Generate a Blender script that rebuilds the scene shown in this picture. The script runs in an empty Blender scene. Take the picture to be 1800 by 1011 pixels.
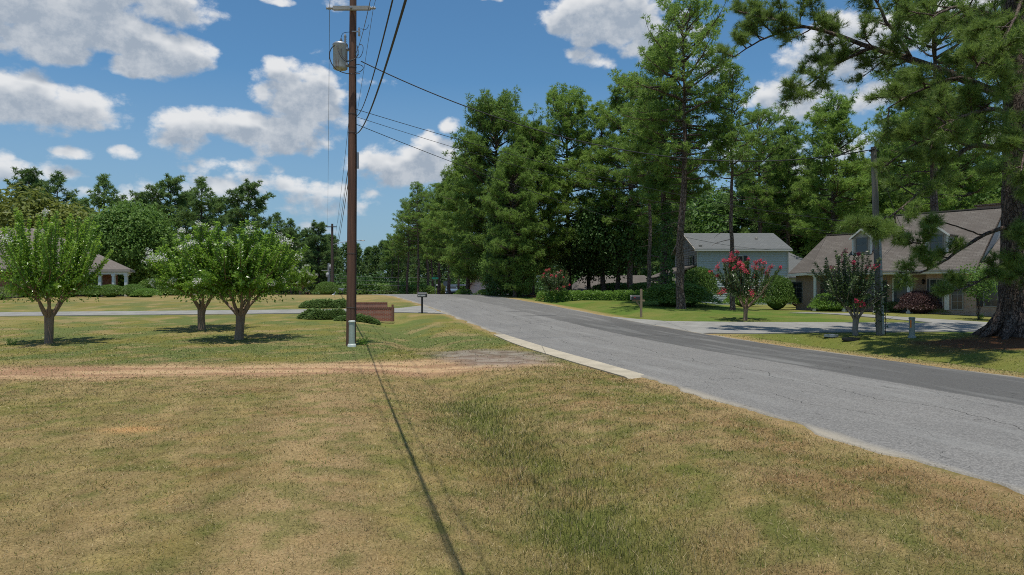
import bpy, math, random
import numpy as np
from mathutils import Vector, Matrix

S = bpy.context.scene
COL = S.collection
R = math.radians
EYE = 2.0          # camera height in metres
FPX = 1200.0       # focal length in photo pixels (used only to survey real positions)

# ------------------------------------------------------------------ mesh helpers
def norm(v):
    v = np.asarray(v, float)
    return v / np.maximum(np.linalg.norm(v, axis=-1, keepdims=True), 1e-9)

class MB:
    def __init__(s):
        s.V = []; s.F = []; s.n = 0
    def add(s, v, f, a=0.5, m=0, smooth=False):
        v = np.asarray(v, float).reshape(-1, 3)
        f = np.asarray(f, np.int64)
        if f.ndim == 1: f = f[None, :]
        a = np.broadcast_to(np.asarray(a, float), (len(f),))
        s.V.append(v); s.F.append((f + s.n, a, m, smooth)); s.n += len(v)
        return s
    def poly(s, pts, m=0, a=0.5):
        return s.add(pts, [list(range(len(pts)))], a, m)
    def box(s, c, d, rz=0.0, m=0, a=0.5, rot=None):
        x, y, z = d[0] / 2, d[1] / 2, d[2] / 2
        v = np.array([[i, j, k] for i in (-x, x) for j in (-y, y) for k in (-z, z)])
        if rot is not None: v = v @ np.array(rot).T
        elif rz:
            cs, sn = math.cos(rz), math.sin(rz)
            v = v @ np.array([[cs, sn, 0], [-sn, cs, 0], [0, 0, 1]])
        f = [[0, 1, 3, 2], [4, 6, 7, 5], [0, 4, 5, 1], [2, 3, 7, 6], [0, 2, 6, 4], [1, 5, 7, 3]]
        return s.add(v + np.array(c), f, a, m)
    def b2(s, lo, hi, m=0):
        lo = np.array(lo, float); hi = np.array(hi, float)
        return s.box((lo + hi) / 2, hi - lo, m=m)
    def prism(s, pts, ext, m=0):
        p = np.asarray(pts, float); n = len(p); e = np.asarray(ext, float)
        s.add(np.vstack([p, p + e]), [[i, (i + 1) % n, n + (i + 1) % n, n + i] for i in range(n)], m=m)
        s.add(p, [list(range(n))[::-1]], m=m); s.add(p + e, [list(range(n))], m=m)
        return s
    def tube(s, pts, rad, n=8, m=0, a=0.5, cap=True, smooth=True, jit=0.0, rg=None):
        p = np.asarray(pts, float); k = len(p)
        rad = np.broadcast_to(np.asarray(rad, float), (k,))
        t = np.gradient(p, axis=0); t = norm(t)
        up = np.array([0.31, 0.17, 0.9]) if abs(t[0][2]) < .8 else np.array([1.0, 0.1, 0.0])
        ang = np.arange(n) * 2 * np.pi / n
        vs = []
        u = up - t[0] * np.dot(up, t[0]); u /= np.linalg.norm(u)
        for i in range(k):
            u = u - t[i] * np.dot(u, t[i]); u /= max(np.linalg.norm(u), 1e-9)
            w = np.cross(t[i], u)
            r = rad[i]
            if jit: r = r * (1 + jit * (rg.random(n)[:, None] - .5))
            else: r = r * np.ones((n, 1))
            vs.append(p[i] + r * (np.cos(ang)[:, None] * u + np.sin(ang)[:, None] * w))
        v = np.vstack(vs)
        i0 = (np.arange(k - 1)[:, None] * n + np.arange(n)[None, :]).ravel()
        i1 = (np.arange(k - 1)[:, None] * n + (np.arange(n)[None, :] + 1) % n).ravel()
        s.add(v, np.stack([i0, i1, i1 + n, i0 + n], 1), a, m, smooth)
        if cap:
            s.add(vs[0], [list(range(n))[::-1]], a, m); s.add(vs[-1], [list(range(n))], a, m)
        return s
    def lathe(s, prof, n=20, c=(0, 0, 0), m=0, smooth=True):
        prof = np.asarray(prof, float); k = len(prof)
        ang = np.arange(n) * 2 * np.pi / n
        v = np.stack([prof[:, 0, None] * np.cos(ang), prof[:, 0, None] * np.sin(ang), np.repeat(prof[:, 1, None], n, 1)], 2).reshape(-1, 3) + np.array(c)
        i0 = (np.arange(k - 1)[:, None] * n + np.arange(n)[None, :]).ravel()
        i1 = (np.arange(k - 1)[:, None] * n + (np.arange(n)[None, :] + 1) % n).ravel()
        s.add(v, np.stack([i0, i1, i1 + n, i0 + n], 1), m=m, smooth=smooth)
        s.add(v[:n], [list(range(n))[::-1]], m=m); s.add(v[-n:], [list(range(n))], m=m)
        return s
    def merge(s, o, off=(0, 0, 0), sc=1.0, rz=0.0):
        cs, sn = math.cos(rz) * sc, math.sin(rz) * sc
        Rm = np.array([[cs, sn, 0], [-sn, cs, 0], [0, 0, sc]])
        base = s.n
        for v in o.V: s.V.append(v @ Rm + np.array(off))
        for f, a, m, sm in o.F: s.F.append((f + base, a, m, sm))
        s.n += o.n
        return s
    def mesh(s, name, mats):
        me = bpy.data.meshes.new(name)
        V = np.vstack(s.V).astype(np.float32)
        me.vertices.add(len(V)); me.vertices.foreach_set('co', V.ravel())
        tot = np.concatenate([np.full(len(f), f.shape[1], np.int32) for f, _, _, _ in s.F])
        loops = np.concatenate([f.ravel() for f, _, _, _ in s.F]).astype(np.int32)
        A = np.concatenate([a for _, a, _, _ in s.F]).astype(np.float32)
        M = np.concatenate([np.full(len(f), m, np.int32) for f, _, m, _ in s.F])
        SM = np.concatenate([np.full(len(f), sm, bool) for f, _, _, sm in s.F])
        start = np.concatenate([[0], np.cumsum(tot)[:-1]]).astype(np.int32)
        me.loops.add(len(loops)); me.loops.foreach_set('vertex_index', loops)
        me.polygons.add(len(tot)); me.polygons.foreach_set('loop_start', start)
        me.polygons.foreach_set('loop_total', tot)
        me.polygons.foreach_set('material_index', M)
        me.polygons.foreach_set('use_smooth', SM)
        for mt in mats: me.materials.append(mt)
        at = me.attributes.new('var', 'FLOAT', 'FACE'); at.data.foreach_set('value', A)
        me.update(calc_edges=True); me.validate()
        return me

def obj(name, mb, mats, parent=None, loc=(0, 0, 0), rz=0.0, label=None):
    if not isinstance(mats, (list, tuple)): mats = [mats]
    me = mb if isinstance(mb, bpy.types.Mesh) else mb.mesh(name, mats)
    o = bpy.data.objects.new(name, me); COL.objects.link(o)
    o.location = loc; o.rotation_euler = (0, 0, rz)
    if parent: o.parent = parent
    if label: o['label'] = label
    return o
def thing(name, label, cat, loc=(0, 0, 0), rz=0.0, group=None, sc=None):
    o = bpy.data.objects.new(name, None); COL.objects.link(o)
    o.location = loc; o.rotation_euler = (0, 0, rz)
    if sc is not None: o.scale = sc if hasattr(sc, '__len__') else (sc,) * 3
    o['label'] = label; o['category'] = cat
    if group: o['group'] = group
    return o
def tag(o, label, cat, group=None, kind=None):
    o['label'] = label; o['category'] = cat
    if group: o['group'] = group
    if kind: o['kind'] = kind
    return o
def dup(root, label, loc, rz=0.0, sc=None, group=None, name=None):
    r = root.copy(); COL.objects.link(r); r.location = loc; r.rotation_euler = (0, 0, rz)
    if sc is not None: r.scale = sc if hasattr(sc, '__len__') else (sc,) * 3
    r['label'] = label
    if group: r['group'] = group
    for ch in [c for c in root.children]:
        c = ch.copy(); COL.objects.link(c); c.parent = r
        for g in ch.children:
            d = g.copy(); COL.objects.link(d); d.parent = c
    return r

# ------------------------------------------------------------------ terrain functions
_t = np.arange(-300, 1500, 0.25)
def _smooth(xs, ys, w):
    v = np.interp(_t, xs, ys); k = int(w / 0.25) | 1
    ker = np.hanning(k + 2)[1:-1]; ker /= ker.sum()
    vp = np.pad(v, k // 2, mode='edge')
    return np.convolve(vp, ker, 'valid')
_G = _smooth([-300, 22, 28, 33, 38, 42, 50, 58, 64, 80, 107, 130, 160, 250, 900], [0, 0, .1, .27, .47, .62, .98, 1.27, 1.33, 1.1, .62, .4, 0, -1.2, -3], 7)
_XN = _smooth([-300, -60, 0, 6.6, 16.3, 28, 42, 58, 80, 110, 150, 400], [85, 22, 6.55, 4.9, 2.65, -.6, -4.6, -10.1, -19.5, -34, -56, -200], 7)
def g0(y): return np.interp(y, _t, _G)
def xn(y): return np.interp(y, _t, _XN)
def sroad(x, y):
    y = np.asarray(y, float)
    sl = (xn(y + .5) - xn(y - .5))
    return (np.asarray(x, float) - xn(y)) / np.sqrt(1 + sl * sl)
def sstep(a, b, x):
    t = np.clip((np.asarray(x, float) - a) / (b - a), 0, 1); return t * t * (3 - 2 * t)
RW = 8.0
def gnd(x, y, road=False):
    x = np.asarray(x, float); y = np.asarray(y, float)
    g = g0(y)
    # the lawn of the house on the right is level
    k = sstep(13, 17, x) * sstep(30, 36, y)
    g = g * (1 - k) + np.minimum(g, .5) * k
    # land right of the crest falls away
    g = g - sstep(60, 85, y) * sstep(0, 12, x) * 1.0
    s = sroad(x, y)
    near = sstep(18.5, 15.5, y) * .27 * np.exp(-((s + 4.3) / 1.25) ** 2)
    mid = sstep(21, 24, y) * sstep(60, 50, y) * .30 * np.exp(-((s + 3.4) / 1.2) ** 2) * (1 - sstep(36.8, 38.5, y) * sstep(44.5, 42.8, y))
    rt = sstep(27.6, 26.0, y) * .38 * np.exp(-((s - RW - 3.2) / 1.3) ** 2) + .2 * sstep(34.5, 36, y) * sstep(60, 50, y) * np.exp(-((s - RW - 2.4) / 1.2) ** 2)
    g = g - near - mid - rt
    # mound round the big pine's roots
    g = g + .22 * np.exp(-(((x - 18.6) / 2.2) ** 2 + ((y - 25) / 1.8) ** 2))
    if road:
        ins = sstep(.12, .45, s) * sstep(RW - .12, RW - .45, s)
        g = g - .09 * ins
    return g
def at(px, py, zmax=140):
    """point of the ground seen at a photo pixel"""
    a = (px - 900) / FPX; b = (505 - py) / FPX
    Z = np.arange(3, zmax, .02); d = EYE + b * Z - gnd(a * Z, Z)
    i = np.argmax(d <= 0) if (d <= 0).any() else len(Z) - 1
    return np.array([a * Z[i], Z[i], gnd(a * Z[i], Z[i])])
def pt(px, py, Z):
    return np.array([(px - 900) / FPX * Z, Z, EYE + (505 - py) / FPX * Z])

# value noise for patch colours
def vnoise(x, y, seed=0):
    xi = np.floor(x).astype(np.int64); yi = np.floor(y).astype(np.int64)
    fx = x - xi; fy = y - yi; fx = fx * fx * (3 - 2 * fx); fy = fy * fy * (3 - 2 * fy)
    def h(a, b):
        n = (a * 374761393 + b * 668265263 + seed * 1442695041) & 0xffffffff
        n = ((n ^ (n >> 13)) * 1274126177) & 0xffffffff
        return ((n ^ (n >> 16)) & 0xffff) / 65535.0
    return (h(xi, yi) * (1 - fx) + h(xi + 1, yi) * fx) * (1 - fy) + (h(xi, yi + 1) * (1 - fx) + h(xi + 1, yi + 1) * fx) * fy
def fbm(x, y, seed=0, o=4):
    t = 0; a = .5; n = 0
    for i in range(o):
        t = t + a * vnoise(x * 2 ** i, y * 2 ** i, seed + i * 7); n += a; a *= .5
    return t / n
def lin(r, g, b, k=1.0):
    f = lambda c: ((c / 255 + .055) / 1.055) ** 2.4 if c > 10 else c / 255 / 12.92
    return np.array([f(r), f(g), f(b)]) * k

# ------------------------------------------------------------------ node helpers
class NT:
    def __init__(s, tree): s.t = tree; s.N = tree.nodes; s.L = tree.links; s.N.clear()
    def n(s, typ, ins=None, **kw):
        nd = s.N.new(typ)
        for k, v in kw.items(): setattr(nd, k, v)
        for k, v in (ins or {}).items():
            i = nd.inputs[k]
            if isinstance(v, bpy.types.NodeSocket): s.L.new(v, i)
            else: i.default_value = v
        return nd
    def m(s, op, a, b=0.0, c=0.0, clamp=False):
        nd = s.N.new('ShaderNodeMath'); nd.operation = op; nd.use_clamp = clamp
        for i, v in enumerate((a, b, c)):
            if i >= len(nd.inputs): break
            if isinstance(v, bpy.types.NodeSocket): s.L.new(v, nd.inputs[i])
            else: nd.inputs[i].default_value = v
        return nd.outputs[0]
    def mix(s, f, a, b, bt='MIX'):
        nd = s.N.new('ShaderNodeMix'); nd.data_type = 'RGBA'; nd.blend_type = bt
        for i, v in ((0, f), (6, a), (7, b)):
            if isinstance(v, bpy.types.NodeSocket): s.L.new(v, nd.inputs[i])
            else: nd.inputs[i].default_value = v if i == 0 else (*v[:3], 1)
        return nd.outputs[2]
    def noise(s, vec, sc, det=4, ro=.55, out='Fac', dist=0.0):
        nd = s.n('ShaderNodeTexNoise', {'Scale': sc, 'Detail': det, 'Roughness': ro, 'Distortion': dist})
        if vec is not None: s.L.new(vec, nd.inputs['Vector'])
        return nd.outputs[out]
    def mr(s, v, a, b, c=0.0, d=1.0, sm=False):
        nd = s.n('ShaderNodeMapRange', {'From Min': a, 'From Max': b, 'To Min': c, 'To Max': d})
        if sm: nd.interpolation_type = 'SMOOTHSTEP'
        s.L.new(v, nd.inputs['Value']); return nd.outputs[0]
    def mapping(s, vec, sc=(1, 1, 1), rot=(0, 0, 0), loc=(0, 0, 0)):
        nd = s.n('ShaderNodeMapping', {'Scale': sc, 'Rotation': rot, 'Location': loc}); s.L.new(vec, nd.inputs[0]); return nd.outputs[0]
    def bump(s, h, st, dist=.02, nrm=None):
        nd = s.n('ShaderNodeBump', {'Strength': st, 'Distance': dist}); s.L.new(h, nd.inputs['Height'])
        if nrm is not None: s.L.new(nrm, nd.inputs['Normal'])
        return nd.outputs[0]
def newmat(name):
    m = bpy.data.materials.new(name); m.use_nodes = True
    t = NT(m.node_tree)
    bs = t.n('ShaderNodeBsdfPrincipled'); out = t.n('ShaderNodeOutputMaterial')
    t.L.new(bs.outputs[0], out.inputs[0])
    return m, t, bs, out
def setin(t, bs, k, v):
    if isinstance(v, bpy.types.NodeSocket): t.L.new(v, bs.inputs[k])
    else: bs.inputs[k].default_value = v if not isinstance(v, (tuple, list, np.ndarray)) else (*v[:3], 1)

def simple(name, col, rough=.6, metal=0.0, var=.2, scale=6, bump=.1, col2=None, spec=.5, stretch=(1, 1, 1)):
    m, t, bs, out = newmat(name)
    co = t.mapping(t.n('ShaderNodeTexCoord').outputs['Object'], stretch)
    n = t.noise(co, scale, 6, .6)
    c2 = col2 if col2 is not None else [c * (1 - var) for c in col]
    c = t.mix(t.mr(n, .35, .65), col, c2)
    n2 = t.noise(co, scale * 9, 3, .6)
    c = t.mix(t.m('MULTIPLY', t.mr(n2, .3, .7), var), c, [x * .6 for x in col])
    setin(t, bs, 'Base Color', c); bs.inputs['Roughness'].default_value = rough; bs.inputs['Metallic'].default_value = metal
    bs.inputs['Specular IOR Level'].default_value = spec
    if bump: setin(t, bs, 'Normal', t.bump(n2, bump, .01))
    return m
def foliage(name, ca, cb, cc=None, trans=.3, rough=.5, spec=.3, rnd=.38):
    """ca..cb over the per-leaf variation; the object's own random number shifts it a little"""
    m, t, bs, out = newmat(name)
    v = t.n('ShaderNodeAttribute', attribute_name='var').outputs['Fac']
    oi = t.n('ShaderNodeObjectInfo').outputs['Random']
    f = t.m('ADD', t.m('MULTIPLY', v, 1 - rnd), t.m('MULTIPLY', oi, rnd), clamp=True)
    rp = t.n('ShaderNodeValToRGB'); e = rp.color_ramp.elements
    e[0].position = .1; e[0].color = (*ca, 1); e[1].position = .8; e[1].color = (*cb, 1)
    if cc is not None:
        x = e.new(1.0); x.color = (*cc, 1); e[1].position = .8
    t.L.new(f, rp.inputs[0])
    setin(t, bs, 'Base Color', rp.outputs[0]); bs.inputs['Roughness'].default_value = rough
    bs.inputs['Specular IOR Level'].default_value = spec
    tr = t.n('ShaderNodeBsdfTranslucent'); hs = t.mix(.5, rp.outputs[0], (.35, .5, .08), 'MULTIPLY')
    t.L.new(t.mix(.45, rp.outputs[0], [min(1, c * 1.6) for c in cb]), tr.inputs['Color'])
    ms = t.n('ShaderNodeMixShader', {0: trans}); t.L.new(bs.outputs[0], ms.inputs[1]); t.L.new(tr.outputs[0], ms.inputs[2])
    t.L.new(ms.outputs[0], out.inputs[0])
    return m
def bark(name, c1, c2, c3, sc=7.0):
    sc = sc * 1.5
    m, t, bs, out = newmat(name)
    co = t.n('ShaderNodeTexCoord').outputs['Object']
    mp = t.mapping(co, (1, 1, .38))
    ds = t.n('ShaderNodeVectorMath', operation='ADD'); t.L.new(mp, ds.inputs[0])
    nz = t.noise(mp, sc * .6, 3, .6, 'Color'); sc_ = t.n('ShaderNodeVectorMath', operation='SCALE'); t.L.new(nz, sc_.inputs[0]); sc_.inputs['Scale'].default_value = .25
    t.L.new(sc_.outputs[0], ds.inputs[1])
    vo = t.n('ShaderNodeTexVoronoi', {'Scale': sc}, feature='DISTANCE_TO_EDGE'); t.L.new(ds.outputs[0], vo.inputs['Vector'])
    vc = t.n('ShaderNodeTexVoronoi', {'Scale': sc}); t.L.new(ds.outputs[0], vc.inputs['Vector'])
    e = t.mr(vo.outputs[0], 0.0, .14)
    c = t.mix(t.n('ShaderNodeSeparateColor', {0: vc.outputs['Color']}).outputs[0], c1, c2)
    c = t.mix(t.mr(t.noise(co, 14, 4), .5, .7), c, c3)
    c = t.mix(e, [x * .3 for x in c1], c)
    setin(t, bs, 'Base Color', c); bs.inputs['Roughness'].default_value = .9; bs.inputs['Specular IOR Level'].default_value = .15
    setin(t, bs, 'Normal', t.bump(t.m('ADD', e, t.noise(co, 40, 3)), .9, .03))
    return m
def brickmat(name, c1, c2, mortar, bw=.2, bh=.067, rot=False, msz=.012, sq=1.0):
    m, t, bs, out = newmat(name)
    co = t.n('ShaderNodeTexCoord').outputs['Object']; ge = t.n('ShaderNodeTexCoord').outputs['Normal']
    sp = t.n('ShaderNodeSeparateXYZ', {0: co}); sn = t.n('ShaderNodeSeparateXYZ', {0: ge})
    side = t.m('GREATER_THAN', t.m('ABSOLUTE', sn.outputs[0]), .7)
    u = t.m('ADD', t.m('MULTIPLY', sp.outputs[0], t.m('SUBTRACT', 1, side)), t.m('MULTIPLY', sp.outputs[1], side))
    v = t.n('ShaderNodeCombineXYZ', {0: u, 1: sp.outputs[2]}).outputs[0]
    b = t.n('ShaderNodeTexBrick', {'Scale': 1.0, 'Mortar Size': msz, 'Mortar Smooth': .3, 'Bias': 0.0, 'Brick Width': bw, 'Row Height': bh, 'Color1': (*c1, 1), 'Color2': (*c2, 1), 'Mortar': (*mortar, 1)})
    t.L.new(v, b.inputs['Vector'])
    c = t.mix(t.m('MULTIPLY', t.noise(co, 3, 5), .5), b.outputs[0], [x * .55 for x in c1])
    setin(t, bs, 'Base Color', c); bs.inputs['Roughness'].default_value = .85
    setin(t, bs, 'Normal', t.bump(b.outputs['Fac'], -.5, .01))
    return m
def shingle(name, c1, c2, c3):
    m, t, bs, out = newmat(name)
    co = t.n('ShaderNodeTexCoord').outputs['Object']; nn = t.n('ShaderNodeTexCoord').outputs['Normal']
    sp = t.n('ShaderNodeSeparateXYZ', {0: co}); sn = t.n('ShaderNodeSeparateXYZ', {0: nn})
    side = t.m('GREATER_THAN', t.m('ABSOLUTE', sn.outputs[0]), t.m('ABSOLUTE', sn.outputs[1]))
    u = t.m('ADD', t.m('MULTIPLY', sp.outputs[0], t.m('SUBTRACT', 1, side)), t.m('MULTIPLY', sp.outputs[1], side))
    v = t.n('ShaderNodeCombineXYZ', {0: u, 1: t.m('MULTIPLY', sp.outputs[2], 1.7)}).outputs[0]
    b = t.n('ShaderNodeTexBrick', {'Scale': 1.0, 'Mortar Size': .012, 'Mortar Smooth': .1, 'Bias': -.1, 'Brick Width': .34, 'Row Height': .15, 'Color1': (*c1, 1), 'Color2': (*c2, 1), 'Mortar': (*[x * .45 for x in c1], 1)})
    t.L.new(v, b.inputs['Vector'])
    c = t.mix(t.mr(t.noise(co, 1.1, 6, .65), .4, .65), b.outputs[0], c3)
    c = t.mix(t.mr(t.noise(co, 30, 2), .35, .7, 0, .5), c, [x * .55 for x in c1])
    setin(t, bs, 'Base Color', c); bs.inputs['Roughness'].default_value = .9; bs.inputs['Specular IOR Level'].default_value = .2
    setin(t, bs, 'Normal', t.bump(b.outputs['Fac'], -.6, .015))
    return m
def glassmat(name, col=(.02, .025, .03)):
    m, t, bs, out = newmat(name)
    co = t.n('ShaderNodeTexCoord').outputs['Object']
    setin(t, bs, 'Base Color', t.mix(t.noise(co, 1.5, 3), col, [c * 2.2 for c in col])); bs.inputs['Roughness'].default_value = .06
    bs.inputs['Specular IOR Level'].default_value = .8
    return m
# ------------------------------------------------------------------ camera, sun, sky
cam = bpy.data.objects.new('camera', bpy.data.cameras.new('camera')); COL.objects.link(cam)
cam.data.lens = 24; cam.data.sensor_width = 36; cam.data.clip_end = 5000; cam.data.clip_start = .05
cam.location = (0, 0, EYE); cam.rotation_euler = (R(90), 0, 0)
S.camera = cam
LD = Vector((.015, .165, -1)).normalized()      # direction the light travels
sun = bpy.data.objects.new('sun', bpy.data.lights.new('sun', 'SUN')); COL.objects.link(sun)
sun.data.energy = 3.3; sun.data.angle = R(.5); sun.data.color = (1, .955, .865)
sun.rotation_euler = LD.to_track_quat('-Z', 'Y').to_euler()
SUN_EL = math.asin(-LD.z); SUN_AZ = math.atan2(-LD.x, -LD.y)

W = bpy.data.worlds.new('World'); S.world = W; W.use_nodes = True
t = NT(W.node_tree)
sky = t.n('ShaderNodeTexSky', sky_type='NISHITA'); sky.sun_disc = False
sky.sun_elevation = SUN_EL; sky.sun_rotation = SUN_AZ; sky.altitude = 100; sky.air_density = 1.0; sky.dust_density = .6; sky.ozone_density = 2.5
tc = t.n('ShaderNodeTexCoord').outputs['Generated']
sp = t.n('ShaderNodeSeparateXYZ', {0: tc})
az = t.m('ARCTAN2', sp.outputs[0], sp.outputs[1])
hy = t.m('SQRT', t.m('ADD', t.m('MULTIPLY', sp.outputs[0], sp.outputs[0]), t.m('MULTIPLY', sp.outputs[1], sp.outputs[1])))
ve = t.m('DIVIDE', sp.outputs[2], t.m('MAXIMUM', hy, .05))
# clouds: (x, y, rx, ry, strength) surveyed from the photograph, turned into azimuth and elevation
CL = [(95, 20, 240, 62, 1.3), (60, 62, 130, 44, 1.1), (250, 5, 130, 45, 1), (340, 18, 55, 22, .7),
      (290, 92, 80, 46, 1.25), (235, 112, 64, 24, 1), (330, 112, 52, 28, 1),
      (50, 172, 120, 50, 1.2), (150, 190, 95, 42, 1.1), (5, 150, 60, 36, 1), (80, 222, 110, 18, .5),
      (400, 222, 135, 36, 1.05), (320, 232, 62, 40, 1), (480, 235, 95, 44, .95), (540, 175, 78, 62, 1.0), (500, 118, 45, 26, .8), (548, 98, 18, 16, .55), (590, 230, 60, 40, .55),
      (400, 288, 100, 20, .65), (95, 300, 80, 22, .55), (235, 272, 34, 14, .5), (8, 292, 44, 26, .9), (300, 335, 230, 26, .5), (560, 365, 140, 24, .55), (430, 325, 130, 22, .55), (120, 262, 60, 14, .45), (600, 340, 90, 16, .5), (160, 330, 120, 18, .5),
      (560, 402, 40, 12, .6), (645, 358, 46, 16, .6), (715, 290, 98, 42, 1.15), (755, 268, 60, 34, 1.0), (660, 300, 50, 26, .7), (650, 148, 50, 18, .5), (795, 221, 24, 15, .9),
      (1080, 30, 110, 52, 1.15), (1140, 60, 90, 60, .9), (990, 38, 42, 26, .9), (1050, 98, 56, 24, .8), (1220, 120, 60, 60, .5),
      (1480, 100, 130, 60, 1.0), (1560, 60, 110, 50, .9), (1400, 150, 90, 60, .8), (1530, 165, 110, 34, .8), (1690, 20, 60, 50, .7), (1285, 262, 44, 24, .6), (1420, 290, 120, 60, .5),
      (490, -2, 34, 9, .7), (590, 4, 34, 14, .6), (868, 0, 26, 10, .8), (1500, 20, 60, 30, .6), (1650, 260, 160, 60, .5),
      (900, -120, 200, 50, .9), (300, -170, 240, 70, 1), (1500, -160, 260, 70, 1)]
g = bpy.data.node_groups.new('cloud_density', 'ShaderNodeTree')
g.interface.new_socket('Az', in_out='INPUT', socket_type='NodeSocketFloat'); g.interface.new_socket('El', in_out='INPUT', socket_type='NodeSocketFloat')
g.interface.new_socket('D', in_out='OUTPUT', socket_type='NodeSocketFloat')
G = NT(g); gi = G.n('NodeGroupInput'); go = G.n('NodeGroupOutput')
vec = G.n('ShaderNodeCombineXYZ', {0: gi.outputs[0], 1: G.m('MULTIPLY', gi.outputs[1], 1.35), 2: .37}).outputs[0]
wn = G.n('ShaderNodeSeparateColor', {0: G.noise(vec, 9, 3, .5, 'Color')})
wa = G.m('ADD', gi.outputs[0], G.m('MULTIPLY', G.m('SUBTRACT', wn.outputs[0], .5), .06))
we = G.m('ADD', gi.outputs[1], G.m('MULTIPLY', G.m('SUBTRACT', wn.outputs[1], .5), .035))
acc = None
for (cx, cy, rx, ry, k) in CL:
    a = math.atan((cx - 900) / FPX); e = (505 - cy) / FPX * math.cos(a)
    sa = rx / FPX * math.cos(a) ** 2; se = ry / FPX * math.cos(a)
    dx = G.m('MULTIPLY_ADD', wa, 1 / sa, -a / sa); dy = G.m('MULTIPLY_ADD', we, 1 / se, -e / se)
    r2 = G.m('MULTIPLY_ADD', dx, dx, G.m('MULTIPLY', dy, dy))
    d = G.m('MULTIPLY', G.m('SUBTRACT', 1.62, r2), k)
    acc = d if acc is None else G.m('MAXIMUM', acc, d)
# elsewhere in the sky a general field of fair-weather cloud
far = G.mr(G.m('ABSOLUTE', gi.outputs[0]), .72, .95)
hi = G.mr(gi.outputs[1], .5, .7)
gen = G.m('MULTIPLY', G.m('SUBTRACT', G.noise(vec, 3.2, 2, .5), .5), 7)
acc = G.m('MAXIMUM', G.m('MAXIMUM', acc, -1.5), G.m('ADD', G.m('MULTIPLY', G.m('SUBTRACT', G.m('MAXIMUM', far, hi), 1), 5), gen))
n1 = G.noise(vec, 14, 9, .63); n2 = G.n('ShaderNodeTexVoronoi', {'Scale': 26.0, 'Detail': 1.5, 'Roughness': .55, 'Lacunarity': 2.2}); G.L.new(vec, n2.inputs['Vector'])
dd = G.m('ADD', acc, G.m('MULTIPLY', G.m('SUBTRACT', n1, .50), 3.2))
dd = G.m('ADD', dd, G.m('MULTIPLY', G.m('SUBTRACT', .42, n2.outputs[0]), .9))
G.L.new(dd, go.inputs[0])
g2 = g.copy(); g2.name = 'cloud_density_soft'       # same field without the finest detail, for the grey undersides
for nd in g2.nodes:
    if nd.type == 'TEX_NOISE' and nd.inputs['Detail'].default_value > 5: nd.inputs['Detail'].default_value = 3.0
    if nd.type == 'TEX_VORONOI': nd.inputs['Detail'].default_value = 0.0
def dens(a, e, gg=g):
    nd = t.n('ShaderNodeGroup'); nd.node_tree = gg
    for i, v in enumerate((a, e)): t.L.new(v, nd.inputs[i])
    return nd.outputs[0]
d0 = dens(az, ve); d1 = dens(az, t.m('ADD', ve, .022), g2)
alpha = t.mr(d0, .0, .85, sm=True)
soft = t.mr(ve, .02, .16, .45, 1.0)            # clouds low over the horizon are veiled by air
alpha = t.m('MULTIPLY', alpha, t.m('MULTIPLY', soft, .96))
shade = t.mr(d1, .0, 1.3, 0, 1, sm=True)
sh2 = t.mr(t.noise(t.n('ShaderNodeCombineXYZ', {0: az, 1: ve, 2: 2.0}).outputs[0], 30, 7, .66), .38, .62)
shade = t.m('MULTIPLY', shade, t.m('MULTIPLY_ADD', sh2, .45, .62), clamp=True)
skc = t.mix(1.0, sky.outputs[0], (.50, .76, .86), 'MULTIPLY')
skc = t.mix(t.mr(ve, .0, .3, .85, 0), skc, (2.15, 3.0, 4.0))
cc = t.mix(shade, (6.1, 6.15, 6.2), (2.7, 3.15, 3.75))
fin = t.mix(alpha, skc, cc)
fin = t.mix(t.mr(sp.outputs[2], -.02, -.001, 1, 0), fin, (1.0, 1.0, .8))
W.cycles.sampling_method = 'NONE'
bg = t.n('ShaderNodeBackground', {'Strength': .1}); t.L.new(fin, bg.inputs[0])
t.L.new(bg.outputs[0], t.n('ShaderNodeOutputWorld').inputs[0])
S.view_settings.view_transform = 'Standard'; S.view_settings.look = 'None'; S.view_settings.exposure = 0.4; S.view_settings.gamma = 1
S.cycles.filter_width = 1.0
S.cycles.use_denoising = False
S.cycles.max_bounces = 6; S.cycles.diffuse_bounces = 3; S.cycles.transmission_bounces = 3; S.cycles.glossy_bounces = 2; S.cycles.transparent_max_bounces = 6

# ------------------------------------------------------------------ colours of the ground by place
K = .82
C_DRY = lin(157, 137, 97, K); C_TAN = lin(174, 149, 112, K); C_OLV = lin(126, 124, 66, K); C_GRN = lin(100, 112, 52, K)
C_RED = lin(138, 104, 74, K); C_DIRT = lin(214, 180, 146, K); C_DIRT2 = lin(178, 140, 116, K); C_LUSH = lin(98, 122, 54, K)
C_STRAW = lin(112, 78, 56, K); C_GRAV = lin(158, 148, 140, K); C_YEL = lin(146, 138, 86, K); C_BLUE = lin(104, 118, 70, K)
def masks(x, y):
    s = sroad(x, y)
    jit = (fbm(x * .9, y * .9, 5) - .5) * 2
    dirt = sstep(1.0, .35, np.abs(y - 16.3 - .42 * np.maximum(0, x + 5.5) - jit * .5 + .3 * np.sin(x * .35)) * .52) * sstep(-.6, -1.8, s + jit * .8) * .8
    dirt = dirt * sstep(.25, .55, fbm(x * .5, y * 2.2, 91) + .18)
    grav = sstep(1.0, .45, np.sqrt(((s + 2.3) / 2.1) ** 2 + ((y - 20.1) / 3.1) ** 2) + jit * .25)
    straw = sstep(1.0, .5, np.sqrt(((x - 17.6) / 5.2) ** 2 + ((y - 23.3) / 2.6) ** 2) + jit * .3)
    return s, jit, dirt, grav, straw
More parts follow.
